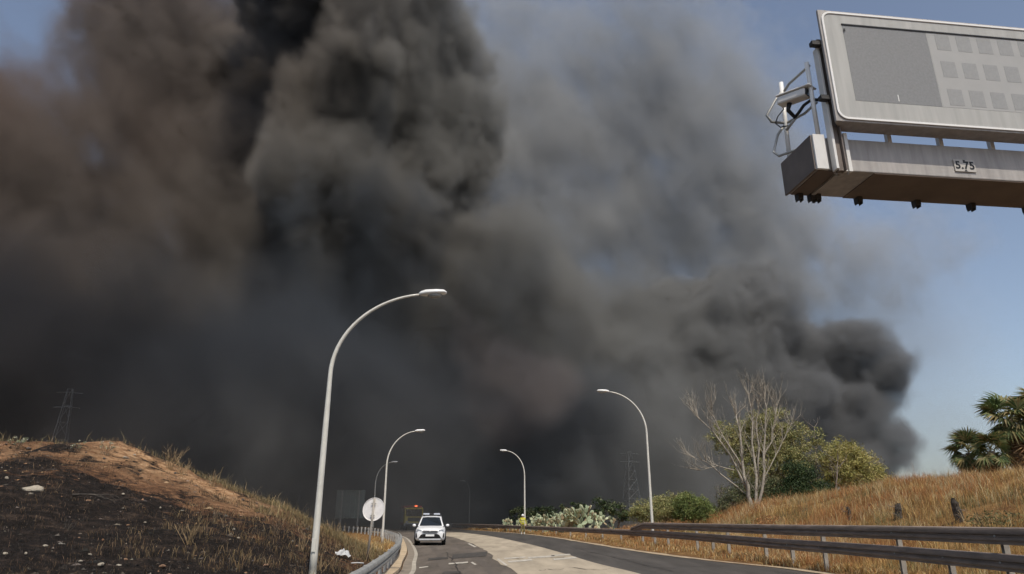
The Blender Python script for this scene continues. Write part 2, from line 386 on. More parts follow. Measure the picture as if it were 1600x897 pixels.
def guardrail_left():
    y0, y1 = 9.0, 84
    g = empty('guard_rail', (rail_left(y0), y0, 0), 0, 'low grey steel guard rail curving along the burnt roadside below the round sign', 'guard rail')
    ys = arc_ys(rail_left, y0, y1, 4.0); inv = Matrix.Translation(-g.location)
    def loc(o): o.matrix_parent_inverse = inv
    for i in range(len(ys)-1):
        p = [(rail_left(ys[i]+(ys[i+1]-ys[i])*k/5), ys[i]+(ys[i+1]-ys[i])*k/5) for k in range(6)]
        e = .06
        p = [(x, y) for x, y in p]; p[-1] = (rail_left(ys[i+1]+e), ys[i+1]+e)
        loc(wbeam('rail_section', 'galvanised', g, p, [.50+.003*(i % 2)]*len(p), 1, .05+.006*(i % 2), .9))
    for y in [q+.3 for q in arc_ys(rail_left, y0, y1, 2.0)]:
        x = rail_left(y); mb = MB(); zb = height(x-.06, y)-.2
        mb.box((x-.06, y, (zb+.60)/2), (.11, .06, .60-zb)); loc(mb.build('post', 'galvanised', g, bevel=.008))
        mb = MB(); mb.box((x+.02, y, .50), (.06, .09, .2)); loc(mb.build('spacer', 'galvanised', g))
guardrail_left()
def guardrail_right():
    y0, y1 = 7.0, 100
    g = empty('guard_rail', (rail_right(y0), y0, 0), 0, 'dark brown steel guard rail beside the dry grass bank, with a second raised beam', 'guard rail')
    inv = Matrix.Translation(-g.location)
    def loc(o): o.matrix_parent_inverse = inv
    ys = arc_ys(rail_right, y0, y1, 4.0)
    for i in range(len(ys)-1):
        yy = [ys[i]+(ys[i+1]-ys[i])*k/4 for k in range(5)]; yy[-1] += .06
        j = .006*(i % 2)
        loc(wbeam('rail_section', 'rail_steel', g, [(rail_right(y), y) for y in yy], [rail_right_top(y)-.17+j/2 for y in yy], -1, .1+j, 1.12))
        if ys[i] < 39.0:
            loc(wbeam('upper_rail_section', 'rail_steel', g, [(rail_right(y), y) for y in yy], [upper_top(y)-.17+j/2 for y in yy], -1, .1+j, 1.12))
            last = ys[i+1]
    # sloped end of the raised beam
    yy = [last-.02+q for q in (0, .5, 1.0, 1.6, 2.2)]
    loc(wbeam('rail_end', 'rail_steel', g, [(rail_right(y), y) for y in yy], [upper_top(y)-.165-.13*max(0, (y-last)) for y in yy], -1, .112, 1.1))
    for k, y in enumerate(arc_ys(rail_right, y0+.6, y1, 2.0)):
        tall = y < last+.6 and k % 2 == 0
        if y > last and k % 2: continue
        if y < last and k % 2 and k % 4 != 1: continue
        x = rail_right(y); zb = height(x, y)-.25; zt = (upper_top(y)-.05) if tall else rail_right_top(y)-.03
        mb = MB(); a = .045
        mb.box((x+.02, y-a, (zb+zt)/2), (.12, .012, zt-zb)); mb.box((x+.075, y, (zb+zt)/2), (.012, .08, zt-zb)); mb.box((x+.02, y+a, (zb+zt)/2), (.12, .012, zt-zb))
        loc(mb.build('post', 'post_steel', g))
        for zc in ([rail_right_top(y)-.17]+([upper_top(y)-.17] if tall else [])):
            mb = MB(); mb.box((x-.06, y, zc), (.1, .1, .22)); loc(mb.build('spacer', 'post_steel', g))
            if y < 32:
                mb = MB(); mb.ball((x-.14, y+.03, zc), (.02, .028, .028), 8, 5); loc(mb.build('bolt', 'galvanised', g))
guardrail_right()
# ------------------------------------------------------------------ street lamps
def street_lamp(base, head_z, reach, label, dirx=1, lean=0.0, rz=0, group='street lamps along the road'):
    g = empty('street_lamp', base, rz, label, 'street lamp', group)
    H = head_z-base[2]; s = dirx; ha = min(2.7, H*.31)
    mb = MB(); mb.box((0, 0, .012), (.36, .36, .03)); mb.build('base_plate', 'lamp_steel', g)
    x0 = lean*(H-ha); L = reach-.45; zs = [.0, .5, 2, 4, H-ha-.4]; rs = [.098, .094, .085, .076, .064]; pts = [(lean*z, 0, z) for z in zs]
    for i in range(19):
        a = math.pi/2*i/18*.93
        pts.append((x0+s*L*(1-math.cos(a))/(1-math.cos(math.pi/2*.93)), 0, H-ha-.03+(ha-.02)*math.sin(a)/math.sin(math.pi/2*.93))); rs.append(.061-.028*i/18)
    mb = MB(); mb.tube(pts, rs, 16); mb.build('pole', 'lamp_steel', g, True)
    mb = MB(); mb.box((0, -.108, .75), (.10, .02, .34)); mb.build('access_door', 'lamp_steel', g, bevel=.004)
    e = Vector(pts[-1]); mb = MB(); hd = []
    sec = [(0, .05, .045), (.06, .11, .075), (.2, .18, .10), (.5, .19, .095), (.72, .16, .075), (.80, .07, .03)]
    n = 12
    for d, wd, hh in sec:
        for k in range(n):
            a = 2*math.pi*k/n; hd.append((e.x+s*d, wd*math.cos(a), e.z+.01+d*.06+(hh*1.25 if math.sin(a) > 0 else hh*.5)*math.sin(a)))
    fc = [(i*n+k, i*n+(k+1) % n, (i+1)*n+(k+1) % n, (i+1)*n+k) for i in range(len(sec)-1) for k in range(n)]+[tuple(range(n)), tuple((len(sec)-1)*n+k for k in range(n))]
    mb.add(hd, fc); h = mb.build('lamp_head', 'lamp_head', g, True)
    mb = MB(); mb.ball((e.x+s*.46, 0, e.z-.02), (.22, .14, .085)); mb.build('lens', 'lamp_glass', h, True)
    return g
def lamp_at(x, y_head, xh, Y, label, **k):
    hd = at(xh, y_head, Y); b0 = at(x, 897 if Y < 25 else 815, Y); s = 1 if xh > x else -1
    bx = b0.x; z = height(bx, Y)
    return street_lamp((bx, Y, z), hd.z, abs(hd.x-bx), label, s, **k)
lamp_at(488, 458, 678, 19.0, 'tall pale street lamp rising from the burnt slope, foremost in its row', lean=.004)
lamp_at(599, 673, 657, 54.0, 'pale street lamp standing on straw behind the curving guard rail, past the round sign', lean=.002)
lamp_at(583, 722, 617, 84.0, 'street lamp fading into the smoke beyond the second lamp of its row')
lamp_at(1019, 611, 941, 45.0, 'tall pale street lamp behind the raised guard rail end, beside the green bushes')
lamp_at(820, 704, 786, 75.0, 'street lamp right behind the firefighter at the cactus hedge')
lamp_at(733, 752, 722, 104.0, 'dim street lamp almost lost in the dark smoke at the end of the road')
# ------------------------------------------------------------------ round sign seen from behind
def round_sign():
    b = at(573, 882, 26.0); tp = at(585.2, 778, 26.0); g = empty('round_road_sign', (b.x, b.y, height(b.x, b.y)-.05), 0, 'round road sign seen from its blank pale back on a leaning pole', 'road sign')
    o = g.location; base = Vector((0, 0, 0)); top = tp-o
    mb = MB(); mb.tube([base, top*.5, top], .04, 12); mb.build('pole', 'post_steel', g, True)
    c = at(583, 796, 26)-o; ax = top.normalized(); rt = Vector((1, -.12, 0)).normalized(); nn = rt.cross(ax).normalized()
    r = .405; mb = MB(); n = 40; front = c-nn*.045; pts = [front+rt*(r*math.cos(2*math.pi*k/n))+ax*(r*math.sin(2*math.pi*k/n)) for k in range(n)]
    if nn.y > 0: nn = -nn
    pts = [c-nn*.05+rt*(r*math.cos(2*math.pi*k/n))+ax*(r*math.sin(2*math.pi*k/n)) for k in range(n)]
    mb.prism(pts, nn*-.006); d = mb.build('disc', 'sign_back', g)
    mb = MB(); ring = [c-nn*.044+rt*((r-.008)*math.cos(2*math.pi*k/n))+ax*((r-.008)*math.sin(2*math.pi*k/n)) for k in range(n+1)]; mb.tube(ring, .012, 6, False); mb.build('rim', 'sign_back', d, True)
    for s in (-.5, .5):
        mb = MB(); q = c+ax*(r*s); mb.tube([q-rt*.085, q+rt*.085], .02, 8); mb.build('clamp', 'sign_rib', g)
round_sign()
# ------------------------------------------------------------------ gantry, message sign and traffic camera
UB = Vector((.9928, .12, 0)).normalized(); NB = Vector((UB.y, -UB.x, 0)); ZB = Vector((0, 0, 1))
GO = Vector((3.877, 7.8, 5.9))
MG = Matrix((UB, -NB, ZB)).transposed()          # local x along the beam, local y away from the viewer, z up
def gantry():
    g = empty('sign_gantry', (0, 0, 0), 0, 'grey steel gantry beam cantilevered over the road, marked 5.75', 'gantry'); g.location = GO; g.rotation_euler = MG.to_euler()
    L = 10.5
    mb = MB(); mb.box((.02+L/2, .375, .245), (L-.04, .74, .47)); mb.build('beam', 'gantry_paint', g, bevel=.012)
    mb = MB(); mb.box((L/2+.4, .375, .004), (L-.85, .72, .012)); mb.build('shade_plate', 'gantry_shade_brown', g)  # plate added below the beam, its dark colour standing in for shade
    mb = MB(); mb.box((.19, .375, .004), (.26, .70, .012)); mb.build('shade_plate', 'gantry_shade_brown', g)
    mb = MB(); mb.box((.006, .375, .245), (.03, .77, .5)); mb.build('end_plate', 'gantry_brown', g, bevel=.005)  # darker brown than the beam, standing in for shade on this end
    mb = MB(); mb.box((.09, -.02, .245), (.16, .045, .5)); mb.build('front_end_plate', 'gantry_light', g, bevel=.005)
    mb = MB(); mb.box((.34, .375, -.012), (.05, .76, .03)); mb.build('flange', 'gantry_paint', g)
    # clamps hanging under the rear edge
    for s in (.16, .34, .42, 1.03, 1.9, 2.74, 3.62, 4.5, 5.4):
        mb = MB(); mb.box((s, .70, -.035), (.07, .10, .08)); mb.box((s-.03, .70, -.08), (.012, .08, .05)); mb.box((s+.03, .70, -.08), (.012, .08, .05)); mb.build('clamp', 'gantry_dark', g)
    for s in (.26, .34, .44):
        mb = MB(); mb.tube([(s, .02+.03*math.sin(s*40), -.05), (s, .02+.03*math.sin(s*40), 0)], .014, 6); mb.build('bolt', 'gantry_paint', g)
    # upright channels that carry the sign
    mb = MB(); mb.box((.235, -.075, .88), (.035, .10, 1.83)); mb.build('upright', 'gantry_light', g, bevel=.004)
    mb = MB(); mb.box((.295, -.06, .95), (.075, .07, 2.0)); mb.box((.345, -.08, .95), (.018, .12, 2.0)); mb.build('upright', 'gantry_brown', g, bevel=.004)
    mb = MB(); mb.box((.455, -.035, .25), (.05, .05, .56)); mb.box((.385, -.035, .25), (.05, .05, .56)); mb.build('upright_foot', 'gantry_light', g, bevel=.004)
    mb = MB(); mb.box((.40, .05, .95), (.06, .05, 1.7)); mb.build('rear_upright', 'gantry_dark', g)
    mb = MB(); mb.tube([(.25, -.1, 1.80), (.25, -.1, 1.83)], .03, 10); mb.build('cap', 'sign_border', g)
    for s in (1.18, 1.93, 2.69, 3.45, 4.2, 5.0):
        mb = MB(); mb.box((s, .10, .60), (.055, .06, .30)); mb.build('bracket', 'gantry_light', g)
    # support at the far verge
    mb = MB(); mb.tube([(L-.4, .375, -6.1), (L-.4, .375, .6)], [.27, .2], 20); mb.build('column', 'gantry_paint', g, True)
    mb = MB(); mb.box((L-.4, .375, -6.0), (.9, .9, .06)); mb.build('column_base', 'gantry_paint', g)
    # height plate
    mb = MB(); mb.box((2.12, -.006, .185), (.30, .012, .175)); pl = mb.build('height_plate', 'plate_white', g)
    fc = bpy.data.curves.new('text', 'FONT'); fc.body = '5.75'; fc.size = .155; fc.align_x = 'CENTER'; fc.align_y = 'CENTER'; fc.extrude = .001; fc.offset = .004; fc.space_character = 1.05
    to = bpy.data.objects.new('text', fc); COL.objects.link(to); bpy.context.view_layer.update()
    me = bpy.data.meshes.new_from_object(to); bpy.data.objects.remove(to)
    tx = bpy.data.objects.new('lettering', me); COL.objects.link(tx); me.materials.clear(); me.materials.append(M['black']); tx.parent = pl
    tx.location = (2.12, -.0145, .185); tx.rotation_euler = (math.pi/2, 0, 0)
    for s in (1, -1):
        mb = MB(); z = .185+s*.083; mb.prism([(2.12-.022, -.0125, z), (2.12+.022, -.0125, z), (2.12, -.0125, z-s*.028)], (0, -.002, 0)); mb.build('arrow_mark', 'black', pl)
    # railing cage at the tip of the beam
    for a, b, t in (((.10, .70, .50), (.14, .70, 1.80), .022), ((.20, .12, .5), (.20, .12, 1.72), .022)):
        mb = MB(); mb.tube([a, b], t*1.35, 8); mb.build('railing_post', 'sign_border', g, True)
    def loop(z, zz, d, y):
        return [(.36, y, z), (.12+.05, y, z), (.10-d*.4, y, z+.01), (-.02-d, y, z+.05), (-.03-d, y, z+.12), (.06, y, zz)]
    for pts in ([(.22, .1, 1.66), (.24, .35, 1.72), (.20, .6, 1.72), (.14, .70, 1.62)], [(.24, .1, 1.08), (.24, .4, 1.10), (.13, .70, 1.12)], [(.24, .1, .55), (.1, .45, .56), (-.05, .70, .58), (-.10, .74, .66), (.0, .74, .95), (.13, .72, 1.12)],
                [(.13, .70, 1.12), (-.08, .72, 1.14), (-.14, .72, 1.24), (.02, .72, 1.5), (.14, .70, 1.66)]):
        mb = MB(); mb.tube(pts, .019, 8); mb.build('railing_bar', 'galvanised', g, True)
    return g
gantry()
def message_sign():
    o = Vector((4.141, 7.573, 6.48)); L, Hh, D = 6.2, 1.76, .26
    g = empty('message_sign', o, 0, 'switched-off grey variable message sign with rounded white border above the gantry beam', 'message sign'); g.rotation_euler = MG.to_euler(); g.scale = (.984,)*3
    def rr(x0, z0, x1, z1, r, y, n=6):
        p = []
        for cx, cz, a0 in ((x1-r, z1-r, 0), (x0+r, z1-r, 90), (x0+r, z0+r, 180), (x1-r, z0+r, 270)):
            for k in range(n+1):
                a = R(a0+90*k/n); p.append(Vector((cx+r*math.cos(a), y, cz+r*math.sin(a))))
        return p
    mb = MB(); q0 = [(0, .012, 0), (L, .012, 0), (L, .012, Hh), (0, .012, Hh)]; q1 = [(.0, .05, 0), (L, .05, 0), (L, .05, Hh), (.0, .05, Hh)]; q2 = [(.20, D, 0), (L-.2, D, 0), (L-.2, D, Hh-.16), (.20, D, Hh-.16)]
    mb.add(q0+q1+q2, [(0, 1, 2, 3), (8, 9, 10, 11)]+[(i+4*k, (i+1) % 4+4*k, (i+1) % 4+4*k+4, i+4*k+4) for k in (0, 1) for i in range(4)]); mb.build('housing', 'gantry_paint', g, bevel=.006)
    mb = MB(); a = rr(.03, .03, L-.03, Hh-.03, .14, 0.008); b = rr(.058, .058, L-.058, Hh-.058, .115, 0.008); n = len(a)
    for q in (a, b):
        mb.v += [tuple(p) for p in q]
    mb.v += [tuple(p+Vector((0, -.014, 0))) for p in a]+[tuple(p+Vector((0, -.014, 0))) for p in b]
    for i in range(n):
        j = (i+1) % n; mb.f += [(2*n+i, 2*n+j, 3*n+j, 3*n+i), (i, j, 2*n+j, 2*n+i), (n+i, n+j, 3*n+j, 3*n+i)]
    mb.build('border', 'sign_border', g)
    mb = MB(); f = rr(.06, .06, L-.06, Hh-.06, .113, .006); mb.prism(f, (0, .006, 0)); mb.build('face', 'sign_face', g)
    mb = MB(); mb.box((.32+.62, .006, .325+.6), (1.24, .004, 1.20)); sq = mb.build('graphic_display', 'matrix', g)
    mb = MB(); mb.box((.94, .003, .41), (.012, .004, .10)); mb.build('scratch', 'sign_border', sq)
    mb = MB(); mb.box((1.57+2.1, .0062, .325+.6), (4.2, .004, 1.20)); mb.build('text_display', 'module_gap', g)
    mb = MB(); mb.box((.24, .19, .26), (.012, .004, .01))
    cell = None
    for r_, z in enumerate((1.375, .935, .49)):
        for c_ in range(12):
            p = (1.79+.318*c_, .0045, z)
            if cell is None:
                mb = MB(); mb.box((0, 0, 0), (.215, .004, .255)); cell = mb.build('character_module', 'module', g); cell.location = p
            else: link_copy(cell, g, p)
    mb = MB(); mb.box((.31+2.75, -.001, 1.535), (5.5, .012, .018)); mb.build('slot', 'black', g)
    mb = MB(); mb.box((.335, -.008, 1.44), (.02, .008, .04)); mb.build('light_sensor', 'gantry_dark', g)
    for s in (.04, .9):
        mb = MB(); mb.box((-.05, .10, .35+s), (.14, .08, .06)); mb.build('mounting_bracket', 'gantry_dark', g)
message_sign()
def traffic_camera():
    o = at(1240, 153, 8.15); g = empty('traffic_camera', o, R(-8), 'small white traffic camera mounted on the railing at the gantry tip', 'camera')
    tilt = Matrix.Rotation(R(46), 3, 'Z') @ Matrix.Rotation(R(8), 3, 'X')
    def T(q): return tilt @ Vector(q)
    mb = MB(); m = tilt; mb.box(T((0, 0, 0)), (.17, .42, .12), m); h = mb.build('housing', 'gantry_light', g, bevel=.025)
    mb = MB(); mb.box(T((0, -.03, .072)), (.20, .50, .016), m); mb.build('sun_shield', 'sign_border', g, bevel=.004)
    mb = MB(); mb.box(T((.0, -.213, .0)), (.135, .012, .085), m); mb.build('window', 'car_glass', h)
    mb = MB(); mb.tube([T((0, .06, -.06)), T((0, .08, -.16)), (0.02, .1, -.26)], [.035, .03, .025], 8); mb.build('bracket', 'black', g, True)
    mb = MB(); mb.tube([(0.02, .1, -.24), (.06, .06, -.20), (.12, 0, -.13), (.20, -.1, -.11), (.30, -.15, -.16)], .022, 8); mb.build('cable', 'cable', g, True)
    mb = MB(); mb.tube([T((0, .2, 0)), (-.06, .3, .02), (-.15, .32, -.08), (-.2, .3, -.2), (-.14, .3, -.27), (-.02, .25, -.28)], .009, 6); mb.build('cable', 'cable', g, True)
    mb = MB(); mb.tube([(0.02, .1, -.26), (-.03, .2, -.30), (-.06, .30, -.32)], .02, 8); mb.build('arm', 'galvanised', g, True)
traffic_camera()
# ------------------------------------------------------------------ white patrol car
def patrol_car():
    Y = 44.2; p = at(667, 853, Y); a = math.atan2(-(road_left(Y+2)-road_left(Y-2)), 4)*.55
    g = empty('patrol_car', (p.x, Y+1.9, .006), a, 'white sport utility car with a roof light bar driving towards the camera', 'car')
    mb = MB()
    st = [(-2.30, .70, .36, .80), (-2.26, .79, .30, .86), (-2.12, .875, .24, .94), (-1.8, .915, .22, .995), (-1.3, .925, .22, 1.04), (-.8, .925, .22, 1.085), (0, .925, .22, 1.10), (1.0, .925, .22, 1.11), (1.8, .92, .24, 1.11), (2.2, .885, .28, 1.08), (2.3, .80, .36, 1.0)]
    n = None
    for y, hw, zb, zt in st:
        h = zt-zb
        half = [(0, zb), (hw-.14, zb), (hw-.02, zb+.08), (hw, zb+.3*h), (hw, zb+.6*h), (hw-.025, zb+.8*h), (hw-.10, zt-.03), (hw-.30, zt+.012), (0, zt+.035)]
        ring = half+[(-x, z) for x, z in reversed(half[1:-1])]; n = len(ring)
        mb.v += [(x, y, z) for x, z in ring]
    for i in range(len(st)-1):
        for k in range(n): mb.f.append((i*n+k, i*n+(k+1) % n, (i+1)*n+(k+1) % n, (i+1)*n+k))
    mb.f.append(tuple(range(n))); mb.f.append(tuple((len(st)-1)*n+k for k in range(n)))
    body = mb.build('body', 'car_white', g, True)
    sb = body.modifiers.new('sub', 'SUBSURF'); sb.levels = 1; sb.render_levels = 1
    # cabin
    mb = MB(); lo = [(-.86, .80), (.2, .845), (1.5, .84), (2.18, .74)]; hi = [(-.05, .60, 1.60), (.5, .63, 1.665), (1.4, .62, 1.655), (1.95, .56, 1.58)]
    v = []
    for (y, hw), (y2, hw2, z2) in zip(lo, hi):
        v += [(-hw, y, 1.07), (-hw2, y2, z2), (-hw2*.5, y2, z2+.03), (hw2*.5, y2, z2+.03), (hw2, y2, z2), (hw, y, 1.07)]
    f = [(i*6+k, i*6+k+1, (i+1)*6+k+1, (i+1)*6+k) for i in range(3) for k in range(5)]+[(0, 1, 2, 3, 4, 5), tuple(18+k for k in range(6))]
    mb.add(v, f); cab = mb.build('cabin', 'car_white', g, bevel=.03)
    def pane(name, pts, off, par):
        mb = MB(); mb.prism(pts, off); return mb.build(name, 'car_glass', par)
    pane('windscreen', [(-.70, -.83, 1.10), (.70, -.83, 1.10), (.545, -.125, 1.575), (.27, -.135, 1.595), (-.27, -.135, 1.595), (-.545, -.125, 1.575)], (0, -.018, .02), cab)
    pane('rear_window', [(-.62, 2.16, 1.15), (.62, 2.16, 1.15), (.48, 2.0, 1.52), (-.48, 2.0, 1.52)], (0, .02, .01), cab)
    for s in (-1, 1):
        for pts in ([(-.55, .825, 1.12), (.45, .842, 1.12), (.45, .70, 1.53), (.12, .665, 1.56)], [(.55, .842, 1.12), (1.35, .838, 1.12), (1.3, .675, 1.55), (.55, .69, 1.55)], [(1.45, .835, 1.12), (2.0, .78, 1.12), (1.8, .62, 1.5), (1.4, .672, 1.54)]):
            pane('side_window', [(s*(x+.004), y, z) for y, x, z in pts], (s*.012, 0, .004), cab)
        mb = MB(); mb.ball((s*1.045, -.52, 1.12), (.115, .075, .085), 10, 7); m = mb.build('mirror', 'car_white', g, True)
        mb = MB(); mb.box((s*.94, -.5, 1.08), (.12, .05, .04)); mb.build('mirror_stalk', 'car_black', m)
        # lamps
        mb = MB(); mb.prism([(s*.50, -2.262, .80), (s*.80, -2.20, .845), (s*.85, -2.12, .895), (s*.70, -2.19, .905), (s*.52, -2.235, .868)], (0, -.05, .005)); mb.build('headlight', 'headlight', g)
        mb = MB(); mb.prism([(s*.76, -2.235, .46), (s*.84, -2.19, .44), (s*.86, -2.18, .66), (s*.80, -2.22, .70)], (0, -.045, 0)); mb.build('fog_lamp_recess', 'car_black', g)
        for y in (-1.40, 1.30):
            mb = MB(); mb.tube([(s*.70, y, .36), (s*.72, y, .36), (s*.92, y, .36), (s*.945, y, .36)], [.30, .355, .355, .33], 28); wh = mb.build('wheel', 'tyre', g)
            mb = MB(); mb.tube([(s*.93, y, .36), (s*.955, y, .36)], [.24, .22], 20); mb.build('rim', 'car_grey', wh)
            mb = MB(); arc = [(s*.93, y+.44*math.cos(R(q)), .36+.43*math.sin(R(q))) for q in range(-8, 189, 14)]; mb.tube(arc, .045, 6); mb.build('wheel_arch', 'car_black', g, True)
        mb = MB(); mb.box((s*.915, -.05, .30), (.06, 1.9, .16)); mb.build('sill', 'car_black', g, bevel=.02)
        mb = MB(); mb.tube([(s*.60, .1, 1.70), (s*.60, 1.5, 1.70)], .018, 6); mb.build('roof_rail', 'car_grey', g)
        mb = MB(); mb.prism([(s*.62, 2.28, .88), (s*.84, 2.24, .90), (s*.84, 2.2, 1.02), (s*.6, 2.28, 1.0)], (0, .03, 0)); mb.build('tail_light', 'truck_red', g)
    # nose
    mb = MB(); mb.prism([(-.36, -2.285, .70), (.36, -2.285, .70), (.49, -2.262, .78), (.40, -2.262, .845), (-.40, -2.262, .845), (-.49, -2.262, .78)], (0, -.045, 0)); gr = mb.build('grille', 'car_black', g)
    for z in (.725, .755, .785, .815):
        hw = .38+.1*min(1, (z-.70)/.08)-.08*max(0, (z-.78)/.065); mb = MB(); mb.box((0, -2.335, z), (2*hw, .02, .012)); mb.build('grille_bar', 'car_grey', gr)
    mb = MB(); mb.ball((0, -2.34, .80), (.07, .015, .045)); mb.build('badge', 'car_grey', gr, True)
    mb = MB(); mb.prism([(-.72, -2.24, .36), (.72, -2.24, .36), (.55, -2.30, .60), (.42, -2.30, .655), (-.42, -2.30, .655), (-.55, -2.30, .60)], (0, -.055, 0)); bu = mb.build('lower_bumper', 'car_black', g, bevel=.01)
    mb = MB(); mb.prism([(-.62, -2.33, .30), (.62, -2.33, .30), (.68, -2.30, .39), (-.68, -2.30, .39)], (0, -.05, 0)); mb.build('skid_plate', 'car_grey', bu, bevel=.008)
    mb = MB(); mb.box((0, -2.372, .575), (.52, .016, .115)); mb.build('number_plate', 'plate', g)
    # light bar
    mb = MB(); mb.box((0, .45, 1.735), (1.08, .26, .03)); lb = mb.build('light_bar', 'car_black', g, bevel=.01)
    for s in (-1, 1):
        mb = MB(); mb.box((s*.34, .45, 1.80), (.40, .27, .10)); mb.build('light_bar_lens', 'lightbar', lb, bevel=.02)
        mb = MB(); mb.box((s*.45, .45, 1.70), (.05, .1, .06)); mb.build('light_bar_foot', 'car_black', lb)
    mb = MB(); mb.box((0, .45, 1.79), (.24, .22, .07)); mb.build('light_bar_centre', 'car_black', lb, bevel=.015)
patrol_car()
# ------------------------------------------------------------------ fire engine in the smoke
def fire_engine():
    Y = 91.0; p = at(638, 838, Y)
    g = empty('fire_engine', (p.x, Y+2, .006), R(14), 'dark fire engine with a red beacon coming out of the smoke behind the white car', 'fire engine')
    def bx(n, c, d, m, par=g, bv=.03):
        mb = MB(); mb.box(c, d); return mb.build(n, m, par, bevel=bv)
    cab = bx('cab', (0, -2.0, 1.65), (2.3, 1.9, 2.0), 'truck_yellow'); bx('windscreen', (0, -2.965, 2.05), (2.0, .03, .85), 'car_glass', cab, 0)
    bx('equipment_body', (0, 1.2, 1.75), (2.35, 4.4, 2.3), 'truck_red'); bx('chassis', (0, 0, .62), (2.1, 6.4, .3), 'car_black'); bu = bx('bumper', (0, -3.05, .65), (2.35, .2, .4), 'car_grey')
    bx('grille', (0, -2.96, 1.25), (1.5, .03, .45), 'car_black', cab, 0)
    lb = bx('light_bar', (0, -1.7, 2.72), (1.5, .3, .1), 'car_black')
    bx('beacon', (.35, -1.7, 2.86), (.34, .26, .18), 'beacon', lb, .03); bx('beacon_cover', (-.4, -1.7, 2.85), (.5, .26, .16), 'truck_red', lb)
    for s in (-1, 1):
        bx('headlight', (s*.85, -2.97, .98), (.34, .04, .2), 'headlight')
        bx('mirror', (s*1.32, -2.75, 1.95), (.16, .08, .45), 'car_black')
        for k in range(3): bx('roller_shutter', (s*1.185, -.2+1.35*k, 1.75), (.02, 1.2, 1.7), 'car_grey', None or g, 0)
        for y in (-2.0, 1.9):
            mb = MB(); mb.tube([(s*.8, y, .5), (s*1.14, y, .5)], .5, 22); wh = mb.build('wheel', 'tyre', g); mb = MB(); mb.tube([(s*1.13, y, .5), (s*1.155, y, .5)], .26, 16); mb.build('rim', 'car_grey', wh)
fire_engine()
# ------------------------------------------------------------------ firefighter
def firefighter():
    p = at(817, 835.5, 68.9); g = empty('person', (p.x, p.y, .012), R(8), 'firefighter in yellow jacket and white helmet standing at the road edge', 'person')
    J = [('pel', (0, 0, .98), .155), ('bel', (0, -.005, 1.14), .165), ('che', (0, .0, 1.36), .185), ('nk', (0, 0, 1.52), .075), ('hd', (0, -.01, 1.60), .085), ('ht', (0, -.01, 1.74), .075)]
    E_ = [(0, 1), (1, 2), (2, 3), (3, 4), (4, 5)]
    def add(pos, r, par): J.append(('', pos, r)); E_.append((par, len(J)-1)); return len(J)-1
    for s in (-1, 1):
        a = add((s*.10, 0, .92), .115, 0); b = add((s*.12, -.03-.02*s, .52), .085, a); c = add((s*.13, .02, .12), .07, b); c = add((s*.135, -.0, .05), .06, c); add((s*.15, -.15, .04), .05, c)
        a = add((s*.21, .01, 1.45), .085, 2); b = add((s*.29, .03, 1.18), .065, a)
        c = add((s*.29, -.05, .95), .05, b) if s > 0 else add((s*.22, -.16, 1.06), .05, b)
        q = J[c][1]; h = add((q[0], q[1]-.03, q[2]-.08), .038, c)
        for k in range(4): e = add((q[0]-.028+.019*k, q[1]-.05, q[2]-.14), .011, h); add((q[0]-.028+.019*k, q[1]-.06-.01*k % .02, q[2]-.185+.006*abs(k-1.5)), .009, e)
        e = add((q[0]-s*.045, q[1]-.05, q[2]-.10), .011, h); add((q[0]-s*.05, q[1]-.07, q[2]-.135), .01, e)
    me = bpy.data.meshes.new('body'); me.from_pydata([q[1] for q in J], E_, []); o = bpy.data.objects.new('body', me); COL.objects.link(o); o.parent = g
    sk_ = o.modifiers.new('skin', 'SKIN'); o.modifiers.new('sub', 'SUBSURF').levels = 1
    for i, q in enumerate(J): me.skin_vertices[0].data[i].radius = (q[2], q[2]*.85)
    me.skin_vertices[0].data[0].use_root = True
    bpy.context.view_layer.update(); dg = bpy.context.evaluated_depsgraph_get(); me2 = bpy.data.meshes.new_from_object(o.evaluated_get(dg))
    o.modifiers.clear(); o.data = me2; me2.materials.clear()
    for m in ('jacket', 'trousers', 'skin', 'boot'): me2.materials.append(M[m])
    for f in me2.polygons:
        c = f.center; f.use_smooth = True; hand = abs(c.x) > .17 and (c.z < .96 if c.x > 0 else (c.z < 1.03 and c.y < -.12))
        f.material_index = 2 if (c.z > 1.53 or (hand and c.z > .7)) else 3 if c.z < .22 else 1 if (c.z < .9 and abs(c.x) < .24) else 0
    mb = MB(); mb.ball((0, 0, 1.735), (.125, .15, .115), 16, 10); hm = mb.build('helmet', 'helmet', g, True)
    mb = MB(); mb.tube([(.16*math.cos(q*math.pi/10), .01+.19*math.sin(q*math.pi/10), 1.70) for q in range(21)], .012, 6, False); mb.build('helmet_brim', 'helmet', hm, True)
    mb = MB(); mb.tube([(0, -.085, 1.65), (0, -.125, 1.62), (0, -.095, 1.61)], [.01, .016, .012], 6); mb.build('nose', 'skin', g, True)
    for s in (-1, 1):
        mb = MB(); mb.ball((s*.032, -.088, 1.66), .011, 6, 5); mb.build('eye', 'black', g)
        mb = MB(); mb.ball((s*.088, 0, 1.64), (.015, .025, .035), 6, 5); mb.build('ear', 'skin', g)
    mb = MB(); mb.ball((0, -.09, 1.585), (.028, .008, .007), 6, 5); mb.build('mouth', 'skin', g)
    for z, r in ((1.12, .185), (1.30, .20)):
        mb = MB(); mb.tube([(r*math.cos(q*math.pi/10), .165/.185*r*math.sin(q*math.pi/10)*.92, z) for q in range(21)], .018, 6, False); mb.build('reflective_stripe', 'reflective', g, True)
firefighter()
